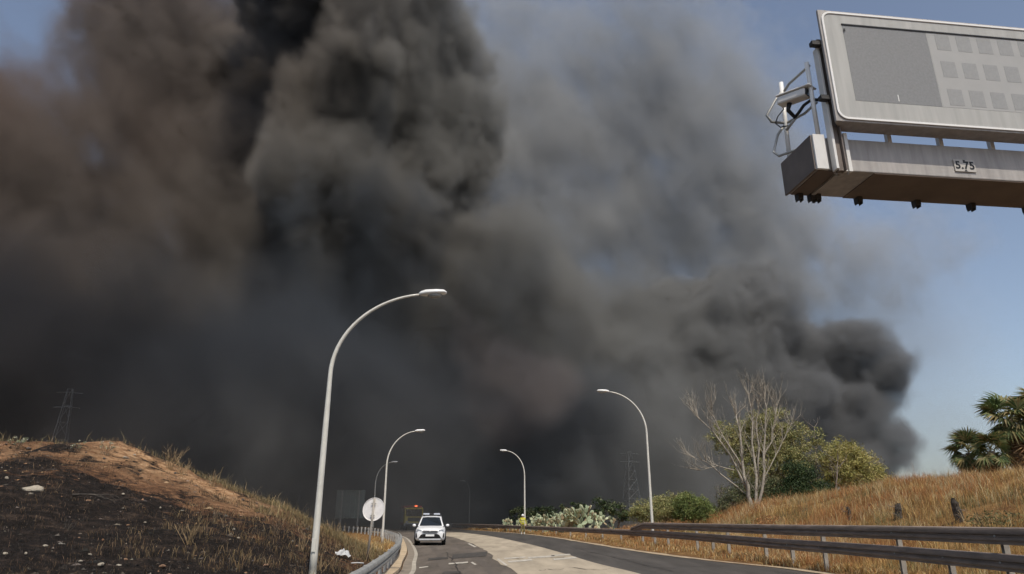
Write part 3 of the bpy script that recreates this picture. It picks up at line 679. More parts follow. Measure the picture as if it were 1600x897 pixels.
# ------------------------------------------------------------------ plants
rnd = random.Random(7)
def jit(c, v=.25, r=rnd):
    k = 1+r.uniform(-v, v); return (c[0]*k*(1+r.uniform(-.08, .08)), c[1]*k, c[2]*k*(1+r.uniform(-.1, .1)))
def leaves(mb, c, rad, n, size, cols, r=rnd, flat=.0):
    for _ in range(n):
        d = Vector((r.gauss(0, 1), r.gauss(0, 1), r.gauss(0, 1))); d.normalize(); k = r.random()**.45
        p = Vector((c[0]+d.x*rad[0]*k, c[1]+d.y*rad[1]*k, c[2]+d.z*rad[2]*k)); s = size*r.uniform(.6, 1.35)
        a = Vector((r.gauss(0, 1), r.gauss(0, 1), r.gauss(0, 1)-.5)).normalized(); b = a.orthogonal().normalized(); b = Matrix.Rotation(r.uniform(0, 6.28), 3, a) @ b
        o = len(mb.v); mb.v += [tuple(p-a*s*.5), tuple(p+b*s*.22), tuple(p+a*s*.5), tuple(p-b*s*.22)]; mb.f.append((o, o+1, o+2, o+3))
        cc = jit(r.choice(cols), .3, r); mb.c += [cc]*4
def branches(mb, p, d, ln, r0, lv, r, up=.25, spread=.6, tips=None, sides=5):
    n = 3; pts = [Vector(p)]; rs = [r0]; q = Vector(p); dd = Vector(d).normalized()
    for i in range(n):
        dd = (dd+Vector((r.gauss(0, .13), r.gauss(0, .13), r.gauss(0, .08)+up*.25))).normalized(); q = q+dd*ln/n; pts.append(q.copy()); rs.append(r0*(1-.42*(i+1)/n))
    mb.tube(pts, rs, sides if lv > 1 else 4, lv == 0)
    if tips is not None and lv <= 1: tips.append(q.copy())
    if lv == 0: return
    for k in range(r.choice((2, 3, 3))):
        t = r.uniform(.45, 1.0) if k else 1.0; i = min(n-1, int(t*n)); s = pts[i].lerp(pts[i+1], t*n-i)
        nd = (dd+Vector((r.gauss(0, spread), r.gauss(0, spread), r.gauss(0, spread*.5)+up))).normalized()
        branches(mb, s, nd, ln*r.uniform(.55, .8), rs[-1]*r.uniform(.65, .9), lv-1, r, up, spread, tips, sides)
def tree(name, base, blobs, cols, label, bark='bark_brown', n=5200, size=.20, seed=1, cat='tree', group=None, tr=.14, clump=.62):
    "blobs: list of (centre, radii) of foliage masses, in metres relative to base"
    r = random.Random(seed); g = empty(name, base, 0, label, cat, group)
    mb = MB(); top = max(b[0][2] for b in blobs)
    for c, rad in blobs:
        c = Vector(c); k = Vector((c.x*.25+r.uniform(-.1, .1), c.y*.25, c.z*.45)); mb.tube([(r.uniform(-.12, .12), r.uniform(-.12, .12), -.3), k, c], [tr, tr*.75, tr*.4], 7)
        for _ in range(5):
            d = Vector((r.gauss(0, 1), r.gauss(0, 1), r.gauss(.4, .7))); branches(mb, c.lerp(k, r.random()*.6), d, max(rad)*.55, tr*.3, 1, r, .2, .5)
    mb.build('trunk', bark, g, True)
    lf = MB(); vol = [b[1][0]*b[1][1]*b[1][2] for b in blobs]; tot = sum(v**.67 for v in vol)
    for (c, rad), v in zip(blobs, vol):
        m = n*(v**.67)/tot; ncl = max(12, int(m/70))
        for _ in range(ncl):
            d = Vector((r.gauss(0, 1), r.gauss(0, 1), r.gauss(.15, 1))).normalized(); k = r.uniform(.45, 1.0)
            cc = (c[0]+d.x*rad[0]*k, c[1]+d.y*rad[1]*k, c[2]+d.z*rad[2]*k); cr = clump*r.uniform(.5, 1.15)*min(1, min(rad)/1.0)
            base_c = r.choice(cols); leaves(lf, cc, (cr, cr, cr*.75), int(m/ncl), size, [base_c, base_c, r.choice(cols)], r)
    lf.build('crown', 'leaf', g, normals=False)
    return g
def px_tree(name, bx, by, Y, blobs_px, cols, label, **k):
    b = at(bx, by, Y); z = height(b.x, Y); base = Vector((b.x, Y, z)); out = []
    for (x, y, rx, ry) in blobs_px:
        c = at(x, y, Y+rnd.uniform(-.6, .6)); s = Y/1010.0; out.append((tuple(c-base), (rx*s, (rx+ry)/2*s, ry*s)))
    return tree(name, base, out, cols, label, **k)
OLIVE = [(.27, .27, .105), (.33, .31, .13), (.19, .20, .08), (.37, .33, .155)]
DULL = [(.15, .165, .08), (.19, .195, .10), (.12, .135, .065), (.23, .215, .12)]
DARK = [(.045, .07, .028), (.065, .095, .036), (.034, .052, .022)]
YEL = [(.36, .335, .11), (.42, .37, .13), (.26, .25, .09), (.44, .37, .17)]
GRN = [(.14, .185, .055), (.19, .235, .075), (.11, .14, .05), (.23, .25, .09)]
px_tree('leafy_tree', 1215, 805, 55, [(1200, 690, 30, 38), (1212, 662, 22, 24), (1138, 682, 30, 26), (1178, 664, 26, 22), (1160, 690, 36, 30), (1215, 735, 42, 50), (1170, 740, 30, 40), (1252, 702, 38, 38), (1235, 760, 38, 36), (1225, 690, 30, 32)], OLIVE, 'olive green tree with a tall loose crown behind the bare white branches', seed=3, n=42000, size=.15)
px_tree('evergreen_tree', 1250, 800, 51, [(1252, 755, 26, 34), (1240, 778, 34, 26), (1275, 775, 28, 24)], DARK, 'dark evergreen tree at the foot of the olive tree', seed=5, n=18000, size=.15)
px_tree('willowy_tree', 1325, 795, 56, [(1318, 715, 34, 28), (1338, 738, 30, 30), (1365, 748, 24, 22), (1310, 745, 22, 30)], YEL, 'yellow green tree with a domed crown standing last before the grass bank', seed=8, n=26000, size=.15)
px_tree('shrub', 1160, 805, 52, [(1150, 780, 26, 22), (1185, 785, 30, 24), (1130, 795, 18, 14), (1205, 775, 26, 30)], DULL, 'dull grey-green shrub around the foot of the bare tree', seed=9, n=14000, size=.14, cat='shrub', tr=.06)
px_tree('shrub', 1035, 815, 50, [(1025, 798, 34, 18), (1050, 790, 30, 18), (1005, 803, 20, 12)], OLIVE, 'rounded olive shrub right behind the tall lamp and the rail end', seed=11, n=14000, cat='shrub', tr=.06, size=.12)
px_tree('shrub', 1085, 815, 49, [(1078, 793, 24, 18), (1100, 798, 18, 14), (1070, 803, 18, 12)], GRN, 'bright green shrub between the olive shrub and the bare tree', seed=12, n=12000, cat='shrub', tr=.06, size=.12)
for i, (x, y, rx, ry, Y, lab) in enumerate(((935, 796, 24, 16, 86, 'dim dark bush in the smoke behind the pale cactus'), (895, 797, 22, 14, 88, 'low dim bush in the smoke between cactus and dark bush'), (965, 802, 18, 11, 84, 'small dim bush beside the brown weeds at the rail end'), (812, 803, 20, 12, 90, 'dim dark bush behind the lamp at the cactus hedge'), (850, 800, 20, 12, 92, 'dim dark bush behind the left end of the cactus hedge'))):
    px_tree('bush', x, 818, Y, [(x, y, rx, ry), (x+rx*.6, y+5, rx*.7, ry*.8)], DARK+DULL[:1], lab, seed=20+i, n=1500, cat='bush', tr=.07, size=.26)
# bare tree
def bare_tree():
    b = at(1180, 806, 50); z = height(b.x, 50); base = Vector((b.x, 50, z)); r = random.Random(4)
    g = empty('bare_tree', base, 0, 'tall dead tree with many bare whitish branches fanning upwards beside the grass bank', 'tree')
    def P(x, y, dy=0): return at(x, y, 50+dy)-base
    stems = [([(1180, 810), (1172, 775), (1163, 745), (1158, 700), (1150, 650)], .17), ([(1180, 808), (1183, 770), (1180, 720), (1176, 660), (1170, 618)], .13), ([(1185, 805), (1190, 765), (1193, 710), (1196, 650), (1195, 625)], .12),
             ([(1168, 765), (1148, 728), (1128, 690), (1098, 660), (1088, 648)], .09), ([(1152, 762), (1128, 740), (1105, 722), (1086, 716)], .06), ([(1160, 735), (1140, 700), (1122, 668), (1112, 640)], .075), ([(1184, 745), (1186, 700), (1184, 655), (1186, 630)], .07), ([(1193, 720), (1205, 690), (1212, 660), (1214, 636)], .06), ([(1146, 735), (1120, 728), (1095, 735)], .04), ([(1190, 760), (1200, 735), (1222, 690), (1236, 665)], .05)]
    for k, (pts, r0) in enumerate(stems):
        mb = MB(); dy = r.uniform(-.8, .8); q = [P(x, y, dy*i/len(pts)) for i, (x, y) in enumerate(pts)]
        # resample with a little crookedness
        pp = []
        for i in range(len(q)-1):
            for t in (0, .5): pp.append(q[i].lerp(q[i+1], t)+Vector((r.gauss(0, .05), r.gauss(0, .08), 0)))
        pp.append(q[-1]); m = len(pp); mb.tube(pp, [r0*(1-.75*i/(m-1)) for i in range(m)], 7)
        for i in range(2, m):
            for _ in range(3 if i < m-1 else 6):
                t = (pp[i]-pp[i-1]).normalized(); d = t+Vector((r.gauss(0, .45), r.gauss(0, .45), r.uniform(.1, .6)))
                branches(mb, pp[i], d, r.uniform(.7, 1.25)*(1.0 if i > m*.4 else .6), .026*(r0/.1)**.3, 2, r, .35, .38)
        mb.build('stem', 'bark_dead', g, True)
bare_tree()
def thin_tree(x, y0, y1, Y, label, seed, lean=0, name='bare_sapling'):
    b = at(x, y0, Y); base = Vector((b.x, Y, height(b.x, Y)-.1)); r = random.Random(seed); g = empty(name, base, 0, label, 'tree')
    top = at(x+lean, y1, Y)-base; mb = MB(); m = 7; pp = [Vector((top.x*i/m, r.gauss(0, .05), top.z*i/m)) for i in range(m+1)]
    mb.tube(pp, [.10*(1-.8*i/m) for i in range(m+1)], 6)
    for i in range(3, m+1):
        for _ in range(3): branches(mb, pp[i], Vector((r.gauss(0, .5), r.gauss(0, .5), .8)), r.uniform(.5, 1.0), .022, 1, r, .3, .4)
    mb.build('trunk', 'bark_grey', g, True)
thin_tree(1278, 790, 668, 57, 'thin bare grey tree between the olive tree and the yellow green tree', 31, -5)
thin_tree(1305, 795, 722, 54, 'small leafless grey sapling in front of the yellow green tree', 33, 4)
thin_tree(1120, 815, 772, 53, 'small leafless sapling between the bright green shrub and the dead tree', 35, 8)
# ------------------------------------------------------------------ palms
def frond_mesh(seed, live=True):
    r = random.Random(seed); mb = MB(); cols = [(.09, .13, .045), (.125, .165, .06), (.065, .09, .035), (.20, .20, .08), (.26, .22, .10)] if live else [(.24, .14, .065), (.17, .10, .05), (.30, .20, .10), (.11, .07, .04)]
    L = .75; mb.tube([(0, 0, 0), (L*.5, 0, .05), (L, 0, .02)], [.025, .018, .014], 5); pc = (.20, .19, .08) if live else (.22, .14, .07); mb.c += [pc]*len(mb.v)
    n = 19 if live else 13
    for i in range(n):
        a = R(-105+210*i/(n-1))+r.uniform(-.05, .05); ln = (.95-.25*abs(i/(n-1)-.5))*r.uniform(.85, 1.1); d = Vector((math.cos(a), math.sin(a), 0)); s = Vector((-d.y, d.x, 0))
        o = len(mb.v); c = jit(r.choice(cols), .25, r); dr = -.30*r.uniform(.5, 1.4) if live else -.5*r.uniform(.5, 1.3)
        p0 = Vector((L, 0, .02)); p1 = p0+d*ln*.55+Vector((0, 0, .03)); p2 = p0+d*ln+Vector((0, 0, dr)); wv = .055 if live else .035
        mb.v += [tuple(p0), tuple(p1-s*wv), tuple(p1+Vector((0, 0, -.03))), tuple(p1+s*wv), tuple(p2)]; mb.f += [(o, o+1, o+2), (o, o+2, o+3), (o+1, o+4, o+2), (o+2, o+4, o+3)]; mb.c += [c]*5
    return mb
FR = [frond_mesh(50+i) for i in range(4)]; FD = [frond_mesh(60+i, False) for i in range(4)]
FM = {}
def frond(kind, i, name, parent):
    key = (kind, i)
    if key not in FM:
        o = (FR if kind else FD)[i].build(name, 'leaf', parent, normals=False); FM[key] = o.data; return o
    o = bpy.data.objects.new(name, FM[key]); COL.objects.link(o); o.parent = parent; return o
def palm(x, yc, Y, label, seed, sc_=1.0, skirt=22, n=30, bz=None):
    c = at(x, yc, Y); r = random.Random(seed); z = height(c.x, Y); H = c.z-z; g = empty('fan_palm', (c.x, Y, z), 0, label, 'palm tree', 'palms on the grass bank')
    mb = MB(); m = 10; mb.tube([(0, 0, -.3+(H+.3)*i/m) for i in range(m+1)], [.24+.05*(i % 2)*.6-.004*i for i in range(m+1)], 10); mb.build('trunk', 'bark_brown', g, True)
    for k in range(n):
        el = r.uniform(-1.0, 1.35); az = k*2.4+r.uniform(-.3, .3); o = frond(True, k % 4, 'frond', g)
        o.location = (0, 0, H+.1*el); s = sc_*r.uniform(.85, 1.15); o.scale = (s, s, s); o.rotation_euler = Euler((r.uniform(-.8, .8), -el, az), 'XYZ')
    for k in range(skirt):
        t = r.random(); el = -r.uniform(.85, 1.4); az = k*2.4+r.uniform(-.4, .4); o = frond(False, k % 4, 'dead_frond', g)
        o.location = (0, 0, H-.15-t*min(1.9, H*.6)); s = sc_*r.uniform(.6, 1.0); o.scale = (s, s, s); o.rotation_euler = Euler((r.uniform(-.4, .4), -el, az), 'XYZ')
palm(1576, 655, 46, 'tallest fan palm on the grass bank, with a thick skirt of dead brown fronds', 71, 1.25, 60, 40)
palm(1514, 708, 47, 'short bushy fan palm at the free end of the palm clump', 72, .95, 26, 40)
palm(1548, 705, 45, 'low fan palm with orange dead fronds between its two neighbours', 73, .85, 34, 24)
palm(1625, 640, 47, 'fan palm behind the tallest one, mostly cut off by its neighbour', 74, 1.15, 40, 34)
# ------------------------------------------------------------------ cactus hedge
def pad_mesh():
    mb = MB(); v = []; f = []; n = 12
    for s in (-1, 1):
        for rr, t in ((.5, 1.0), (.86, .75), (1.0, .2)):
            for k in range(n):
                a = 2*math.pi*k/n; wz = .21+.21*rr*math.sin(a); v.append((.145*rr*math.cos(a)*(1.05 if math.sin(a) > 0 else .85), s*.028*t, wz))
    for s in (0, 1):
        o = s*3*n
        for i in range(2):
            for k in range(n): f.append((o+i*n+k, o+i*n+(k+1) % n, o+(i+1)*n+(k+1) % n, o+(i+1)*n+k))
        f.append(tuple(o+k for k in range(n)))
    for k in range(n): f.append((2*n+k, 2*n+(k+1) % n, 5*n+(k+1) % n, 5*n+k))
    mb.add(v, f); return mb
PADS = {}
mat('cactus_pale', (.56, .56, .38), .6, 0, c2=(.36, .39, .24), scale=5)
mat('cactus_dry', (.42, .33, .20), .8, 0, c2=(.22, .17, .10), scale=5)
def cactus(x, Y, hgt, wid, label, seed):
    b = at(x, 818, Y); r = random.Random(seed); g = empty('prickly_pear', (b.x, Y, height(b.x, Y)), r.uniform(0, 6), label, 'cactus', 'prickly pear hedge by the rail')
    def pad(M4):
        k = r.choice(('cactus', 'cactus', 'cactus_pale', 'cactus_pale', 'cactus_dry'))
        if k not in PADS: o = pad_mesh().build('pad', k, g, True); PADS[k] = o.data
        else: o = bpy.data.objects.new('pad', PADS[k]); COL.objects.link(o); o.parent = g
        o.matrix_local = M4
    def grow(Mx, lv, s):
        pad(Mx @ Matrix.Scale(s, 4))
        if lv == 0: return
        for k in range(r.choice((1, 2, 2, 3))):
            a = r.uniform(-.9, .9); p = Mx @ Vector((.13*s*math.sin(a), 0, (.21+.2*math.cos(a))*s))
            m = Matrix.Translation(p) @ Mx.to_3x3().normalized().to_4x4() @ Matrix.Rotation(a*.9, 4, 'Y') @ Matrix.Rotation(r.uniform(-1.2, 1.2), 4, 'Z') @ Matrix.Rotation(r.uniform(-.35, .35), 4, 'X')
            grow(m, lv-1, s*r.uniform(.8, 1.0))
    n = max(2, int(wid/.35))
    for k in range(n):
        s = hgt/1.55
        grow(Matrix.Translation((r.uniform(-wid/2, wid/2), r.uniform(-wid/3, wid/3), -.06)) @ Matrix.Rotation(r.uniform(0, 6.28), 4, 'Z') @ Matrix.Rotation(r.uniform(-.25, .25), 4, 'X'), r.choice((2, 3, 3)), 1.3*s)
for a in ((798, 80, 1.2, 1.6, 'low prickly pear cactus at the smoky end of the hedge', 1), (832, 78, 1.5, 1.8, 'prickly pear cactus next to the lamp beside the firefighter', 2), (858, 76, 1.5, 2.0, 'spreading prickly pear cactus in the middle of the hedge', 3), (884, 74, 2.1, 2.0, 'tall pale prickly pear cactus just before the hedge peak', 4), (908, 73, 2.5, 1.8, 'tallest prickly pear cactus, with pale pads at the hedge peak', 5), (930, 72, 1.6, 1.8, 'prickly pear cactus sloping down from the hedge peak', 6), (952, 70, 1.2, 1.2, 'small prickly pear cactus at the end beside the brown weeds', 7), (846, 77.5, 1.4, 1.8, 'shorter prickly pear cactus between the lamp and the spreading one', 8), (872, 75, 1.7, 1.8, 'prickly pear cactus between the spreading one and the tall pale one', 9), (815, 79, 1.3, 1.6, 'low prickly pear cactus right behind the firefighter', 10)):
    cactus(*a)
# ------------------------------------------------------------------ grass
def blades(name, pts, mat_='straw', seed=1):
    "pts: (x, y, z, height, width, lean, colour)"
    r = random.Random(seed); mb = MB()
    for x, y, z, h, wd, ln, c in pts:
        a = r.uniform(0, 6.283); b = r.uniform(0, 6.283); wx, wy = math.cos(a)*wd/2, math.sin(a)*wd/2; lx, ly = math.cos(b)*ln*h, math.sin(b)*ln*h
        o = len(mb.v); k = r.uniform(.55, .8)
        mb.v += [(x-wx, y-wy, z-.03), (x+wx, y+wy, z-.03), (x+lx*.35-wx*.8, y+ly*.35-wy*.8, z+h*.55), (x+lx*.35+wx*.8, y+ly*.35+wy*.8, z+h*.55), (x+lx, y+ly, z+h*(1-.25*ln))]
        mb.f += [(o, o+1, o+3, o+2), (o+2, o+3, o+4)]; d = tuple(q*k for q in c); mb.c += [d, d, c, c, c]
    ob = mb.build(name, mat_, normals=False); return tag(ob, kind='stuff')
GOLD = [(.46, .285, .10), (.53, .35, .135), (.36, .205, .07), (.60, .44, .20), (.30, .18, .07)]
RUST = [(.42, .20, .08), (.33, .155, .065), (.48, .255, .105)]
PALE = [(.52, .40, .21), (.60, .49, .28)]
GREENISH = [(.21, .20, .085), (.16, .16, .07), (.13, .12, .06)]
def bank_grass():
    r = random.Random(17); P = []
    while len(P) < 95000:
        y = r.uniform(13, 62); e = r.random()**1.25*26; x = rail_right(y)+.15+e
        if x > .76*y+6 or x < .2*y-2: continue
        q = fbm(x, y, .22, 3); q2 = fbm(x+40, y+9, .5, 2)
        if q2 < -.35 and r.random() < .6: continue
        low = x < rail_right(y)+2
        far = smooth(28, 42, y)
        pool = RUST if q+.2*far > .22 and r.random() < .8 else GOLD
        if q2 > .15: pool = PALE if r.random() < .5 else pool
        if q < -.3 and r.random() < .55: pool = GREENISH
        tus = fbm(x*1.1, y*1.1, .9, 2)
        h = r.uniform(.22, .5)*max(.35, 1.15+.5*q+1.1*tus) if not low else r.uniform(.12, .34)*(1+tus)
        if tus < -.3 and r.random() < .5: continue
        if r.random() < .05: h *= 1.5
        P.append((x, y, height(x, y), max(.1, h), r.uniform(.006, .013)*(1+y/70), r.uniform(.1, .75), jit(r.choice(pool), .25, r)))
    for _ in range(1500):     # taller pale stalks with seed heads
        y = r.uniform(14, 46); x = rail_right(y)+.6+r.random()*18
        if x > .76*y+4: continue
        P.append((x, y, height(x, y), r.uniform(.55, .95), .012*(1+y/50), r.uniform(.05, .4), jit(r.choice(PALE+[(.24, .17, .09)]), .2, r)))
    tag(blades('dry_grass', P, seed=2), 'golden dry grass covering the bank behind the dark guard rail', 'grass')
    P = []
    while len(P) < 9000:
        y = 12+r.random()**1.3*80; a = road_right(y)+.45; b = rail_right(y)+.25; x = a+(b-a)*r.random()**.6
        q = fbm(x, y, .6, 2)
        if q < -.15: continue
        P.append((x, y, height(x, y), r.uniform(.08, .34), r.uniform(.012, .022)*(1+y/60), r.uniform(.2, .9), jit(r.choice(GOLD+RUST+PALE), .3, r)))
    tag(blades('dry_grass', P, seed=3), 'dry weeds along the verge under the dark guard rail', 'grass')
bank_grass()
def hill_grass():
    r = random.Random(23); P = []
    # tufts along the crest and down the shoulder of the hill
    while len(P) < 9000:
        y = r.uniform(25.5, 33); d = .5+r.random()*22; x = rail_left(y)-d; q = fbm(x, y, .55, 2)
        dense = smooth(27.0, 29.5, y)*(1 if x > -13.5 else .35 if x > -17 else .6)
        if d < 5: dense = max(dense, .85)
        if r.random() > dense*(.55+q): continue
        pool = [(.22, .17, .085), (.28, .205, .10), (.15, .125, .065), (.35, .265, .14)]
        h = r.uniform(.10, .38)
        if r.random() < .06: h *= 2.2
        P.append((x, y, height(x, y), h, r.uniform(.010, .02), r.uniform(.1, .7), jit(r.choice(pool), .3, r)))
    while len(P) < 13500:   # shoulder near the lamp and the sign
        y = r.uniform(17, 30); d = r.uniform(.5, 6.5); x = rail_left(y)-d; q = fbm(x+5, y, .7, 2)
        if q < -.1: continue
        P.append((x, y, height(x, y), r.uniform(.08, .32), r.uniform(.007, .013), r.uniform(.15, .8), jit(r.choice([(.30, .20, .10), (.20, .13, .065), (.11, .08, .05), (.40, .29, .16), (.05, .04, .03)]), .3, r)))
    while len(P) < 17000:   # straw round the second lamp
        y = r.uniform(33, 66); d = .2+r.random()*5; x = rail_left(y)-d
        P.append((x, y, height(x, y), r.uniform(.10, .35), .03, r.uniform(.2, .9), jit(r.choice(GOLD+PALE), .25, r)))
    tag(blades('dry_grass', P, seed=4), 'sparse dry grass on the crest and shoulder of the burnt hill', 'grass')
    P = []
    while len(P) < 15000:
        y = 8+r.random()*19; d = .6+r.random()*17; x = rail_left(y)-d
        if x < -.82*y-2 or burn_at(x, y) < .4: continue
        c = r.choice([(.018, .016, .014)]*5+[(.06, .045, .033), (.14, .09, .055), (.10, .085, .07)])
        P.append((x, y, height(x, y), r.uniform(.03, .15), r.uniform(.006, .014), r.uniform(.3, 1.1), jit(c, .3, r)))
    tag(blades('burnt_stubble', P, seed=5), 'black burnt grass stubble on the lower hillside', 'stubble')
    P = []
    while len(P) < 6000:    # scorched straw left standing between the black patches
        y = 9+r.random()*19; d = .6+r.random()*18; x = rail_left(y)-d
        if x < -.82*y-2 or fbm(x+3, y+8, .45, 3) < .02: continue
        P.append((x, y, height(x, y), r.uniform(.04, .20), r.uniform(.006, .013), r.uniform(.3, 1.2), jit(r.choice([(.16, .10, .055), (.10, .065, .04), (.26, .175, .10), (.05, .037, .028)]), .3, r)))
    tag(blades('scorched_straw', P, seed=6), 'scorched straw in patches between the black ash of the hill', 'straw')
hill_grass()
def weed(x, y, label, seed, n=9, h=.7, mt='bark_brown', name='burnt_weed', cat='weed', flowers=0, group='dead weeds on the burnt hill', spread=.45):
    r = random.Random(seed); g = empty(name, (x, y, height(x, y)-.03), 0, label, cat, group)
    for k in range(n):
        a = r.uniform(0, 6.28); d = Vector((math.cos(a)*spread, math.sin(a)*spread, 1)); mb = MB(); pts = [Vector((r.gauss(0, .05), r.gauss(0, .05), 0))]; L = h*r.uniform(.5, 1.1)
        for i in range(4): d = (d+Vector((r.gauss(0, .12), r.gauss(0, .12), 0))).normalized(); pts.append(pts[-1]+d*L/4)
        mb.tube(pts, [.009, .008, .007, .005, .003], 4)
        for i in (2, 3):
            for _ in range(2): branches(mb, pts[i], d+Vector((r.gauss(0, .5), r.gauss(0, .5), 0)), L*.3, .004, 0, r)
        st = mb.build('stem', mt, g)
        if flowers:
            mb = MB(); leaves(mb, pts[-1], (.07, .07, .06), flowers, .05, [(.42, .44, .32), (.50, .50, .42), (.22, .25, .12)], r); mb.build('leaf_tuft', 'leaf', st, normals=False)
mat('straw_stem', (.34, .24, .13), .8, 0, var=.4)
def hpt(px, py):
    "where the sight line through px, py meets the ground"
    y = 9.0
    while y < 60:
        q = at(px, py, y)
        if q.z <= height(q.x, y): return q.x, y
        y += .1
    q = at(px, py, 28); return q.x, 28
for i, (x, y, lab, n, h, mt, fl) in enumerate(((295, 852, 'spiky burnt weed with straw stems standing on the black slope', 14, .62, 'straw_stem', 0), (335, 815, 'charred twiggy weed below the sandy patch', 10, .4, 'bark_brown', 0), (470, 862, 'pale forked twig weed beside the tall lamp', 7, .55, 'straw_stem', 0), (430, 835, 'brown twig bush uphill of the tall lamp', 16, .5, 'bark_brown', 0), (165, 712, 'weed with small pale leaves on the hill crest beside the soil mound', 8, .55, 'bark_brown', 14), (118, 706, 'low pale-leaved weed on the crest between the mound and the white stone', 8, .4, 'bark_brown', 12), (25, 702, 'dark green weed clump on the far shoulder of the crest', 14, .45, 'bark_brown', 26), (265, 735, 'tall straw grass clump on the crest right after the soil mound', 16, 1.0, 'straw_stem', 0), (285, 742, 'tangled straw clump on the crest below the tall clump', 14, .7, 'straw_stem', 0), (330, 762, 'short straw clump where the sandy crest begins to drop', 12, .6, 'straw_stem', 0), (395, 795, 'thin straw clump halfway down the crest', 12, .6, 'straw_stem', 0), (520, 838, 'straw clump on the crest right behind the tall lamp', 14, .6, 'straw_stem', 0), (500, 893, 'bent dead twigs at the foot of the tall lamp', 9, .5, 'straw_stem', 0), (105, 830, 'charred little weed in the black lower slope', 7, .3, 'char', 0))):
    hx, hy = hpt(x, y); weed(hx, hy, lab, 100+i, n, h, mt, flowers=fl)
# right-hand weeds by the raised rail
for i, (x, Y, lab, c) in enumerate(((985, 56, 'rusty brown weed clump at the raised rail end', RUST), (1205, 40, 'rusty weed clump where the grass bank starts', RUST), (1560, 24, 'grey-green weed tangle on the grass bank past the last charred stump', GREENISH))):
    r = random.Random(140+i); b = at(x, 815, Y); x0 = max(b.x, rail_right(Y)+.5); P = []
    g = empty('weed_clump', (x0, Y, height(x0, Y)), 0, lab, 'weeds', 'weed clumps behind the rail'); mb = MB()
    leaves(mb, (0, 0, .35), (1.1, .6, .4), 700, .10, [tuple(q*.9 for q in k) for k in c], r); mb.build('foliage', 'leaf', g, normals=False); mb = MB()
    for k in range(30): branches(mb, (r.uniform(-.8, .8), r.uniform(-.3, .3), -.05), (r.gauss(0, .3), r.gauss(0, .3), 1), .5, .006, 1, r)
    mb.build('stems', 'bark_brown', g)
# ------------------------------------------------------------------ charred stumps
def stump(px, py, h, rad, label, seed, lean):
    r = random.Random(seed); x, y = hpt(px, py); z = height(x, y); g = empty('charred_stump', (x, y, z), r.uniform(0, 3), label, 'stump', 'charred stumps on the grass bank')
    mb = MB(); n = 9; m = 6; base = []
    for i in range(m+1):
        t = i/m
        for k in range(n):
            a = 2*math.pi*k/n; q = rad*(1.25-.45*t)*(1+r.uniform(-.22, .22)); zz = h*t*(1+(r.uniform(-.3, .12) if i == m else 0))-.12*(i == 0)
            mb.v.append((q*math.cos(a)+lean*h*t, q*math.sin(a)*.8, zz))
    mb.f = [(i*n+k, i*n+(k+1) % n, (i+1)*n+(k+1) % n, (i+1)*n+k) for i in range(m) for k in range(n)]+[tuple(m*n+k for k in range(n)), tuple(range(n))]
    mb.build('trunk', 'char', g); mb = MB(); 
    for k in range(5): branches(mb, (lean*h*.7+r.uniform(-.05, .05), r.uniform(-.06, .06), h*r.uniform(.2, .8)), (r.gauss(0, .8), r.gauss(0, .5), r.uniform(-.4, .7)), .28, .012, 1, r)
    mb.build('twigs', 'bark_grey', g)
stump(1329, 812, .62, .10, 'charred stump on the bank closest to the trees', 1, -.1)
stump(1404, 812, .60, .13, 'charred forked stump in the middle of the three on the bank', 2, -.15)
stump(1500, 815, .78, .15, 'thickest charred stump, wrapped in grey dead vines', 3, -.25)
# ------------------------------------------------------------------ stones and litter
def rock_mesh(seed, name='rock'):
    r = random.Random(seed); mb = MB(); mb.ball((0, 0, 0), 1, 9, 6); mb.v = [tuple(Vector(q)*(1+.35*MN.noise(Vector(q)*1.3+Vector((seed, 0, 0))))) for q in mb.v]; return mb
def stone(x, y, s, mt, label, seed, group=None, cache={}):
    k = (seed % 5, mt); r = random.Random(seed*7+1)
    if k not in cache:
        o = rock_mesh(seed % 5).build('stone', mt); cache[k] = o.data
    else:
        o = bpy.data.objects.new('stone', cache[k]); COL.objects.link(o)
    o.location = (x, y, height(x, y)+s*.22); o.scale = (s*r.uniform(.9, 1.4), s*r.uniform(.8, 1.1), s*r.uniform(.5, .75)); o.rotation_euler = (r.uniform(-.2, .2), r.uniform(-.2, .2), r.uniform(0, 6))
    return tag(o, label, 'stone', group)
hx, hy = hpt(51, 768); o = stone(hx, hy, .21, 'stone_pale', 'large pale stone lying on the edge of the burnt slope', 3)
r = random.Random(77)
STONE = {'stone_pale': 'small pale stone lying loose on the burnt hillside', 'stone_red': 'small reddish stone lying loose on the burnt hillside', 'stone_sooty': 'small sooty dark stone lying loose on the burnt hillside'}
for (px, py, s, mt) in [(195, 716, .10, 'stone_pale'), (210, 712, .07, 'stone_pale'), (44, 704, .13, 'stone_sooty'), (48, 774, .07, 'stone_pale'), (125, 880, .06, 'stone_pale'), (157, 885, .08, 'stone_pale'), (185, 886, .07, 'stone_pale'), (140, 868, .06, 'stone_pale'), (8, 866, .06, 'stone_pale'), (40, 866, .05, 'stone_pale'), (285, 800, .07, 'stone_pale'), (310, 798, .05, 'stone_pale'), (192, 774, .06, 'stone_pale'), (226, 818, .05, 'stone_pale'), (365, 828, .06, 'stone_pale'), (372, 842, .06, 'stone_pale'), (250, 796, .05, 'stone_pale'), (70, 855, .07, 'stone_pale'), (10, 748, .08, 'stone_pale'), (305, 870, .07, 'stone_red')]:
    hx, hy = hpt(px, py); stone(hx, hy, s*.75, mt, STONE[mt], r.randrange(999), mt[6:]+' stones on the hillside')
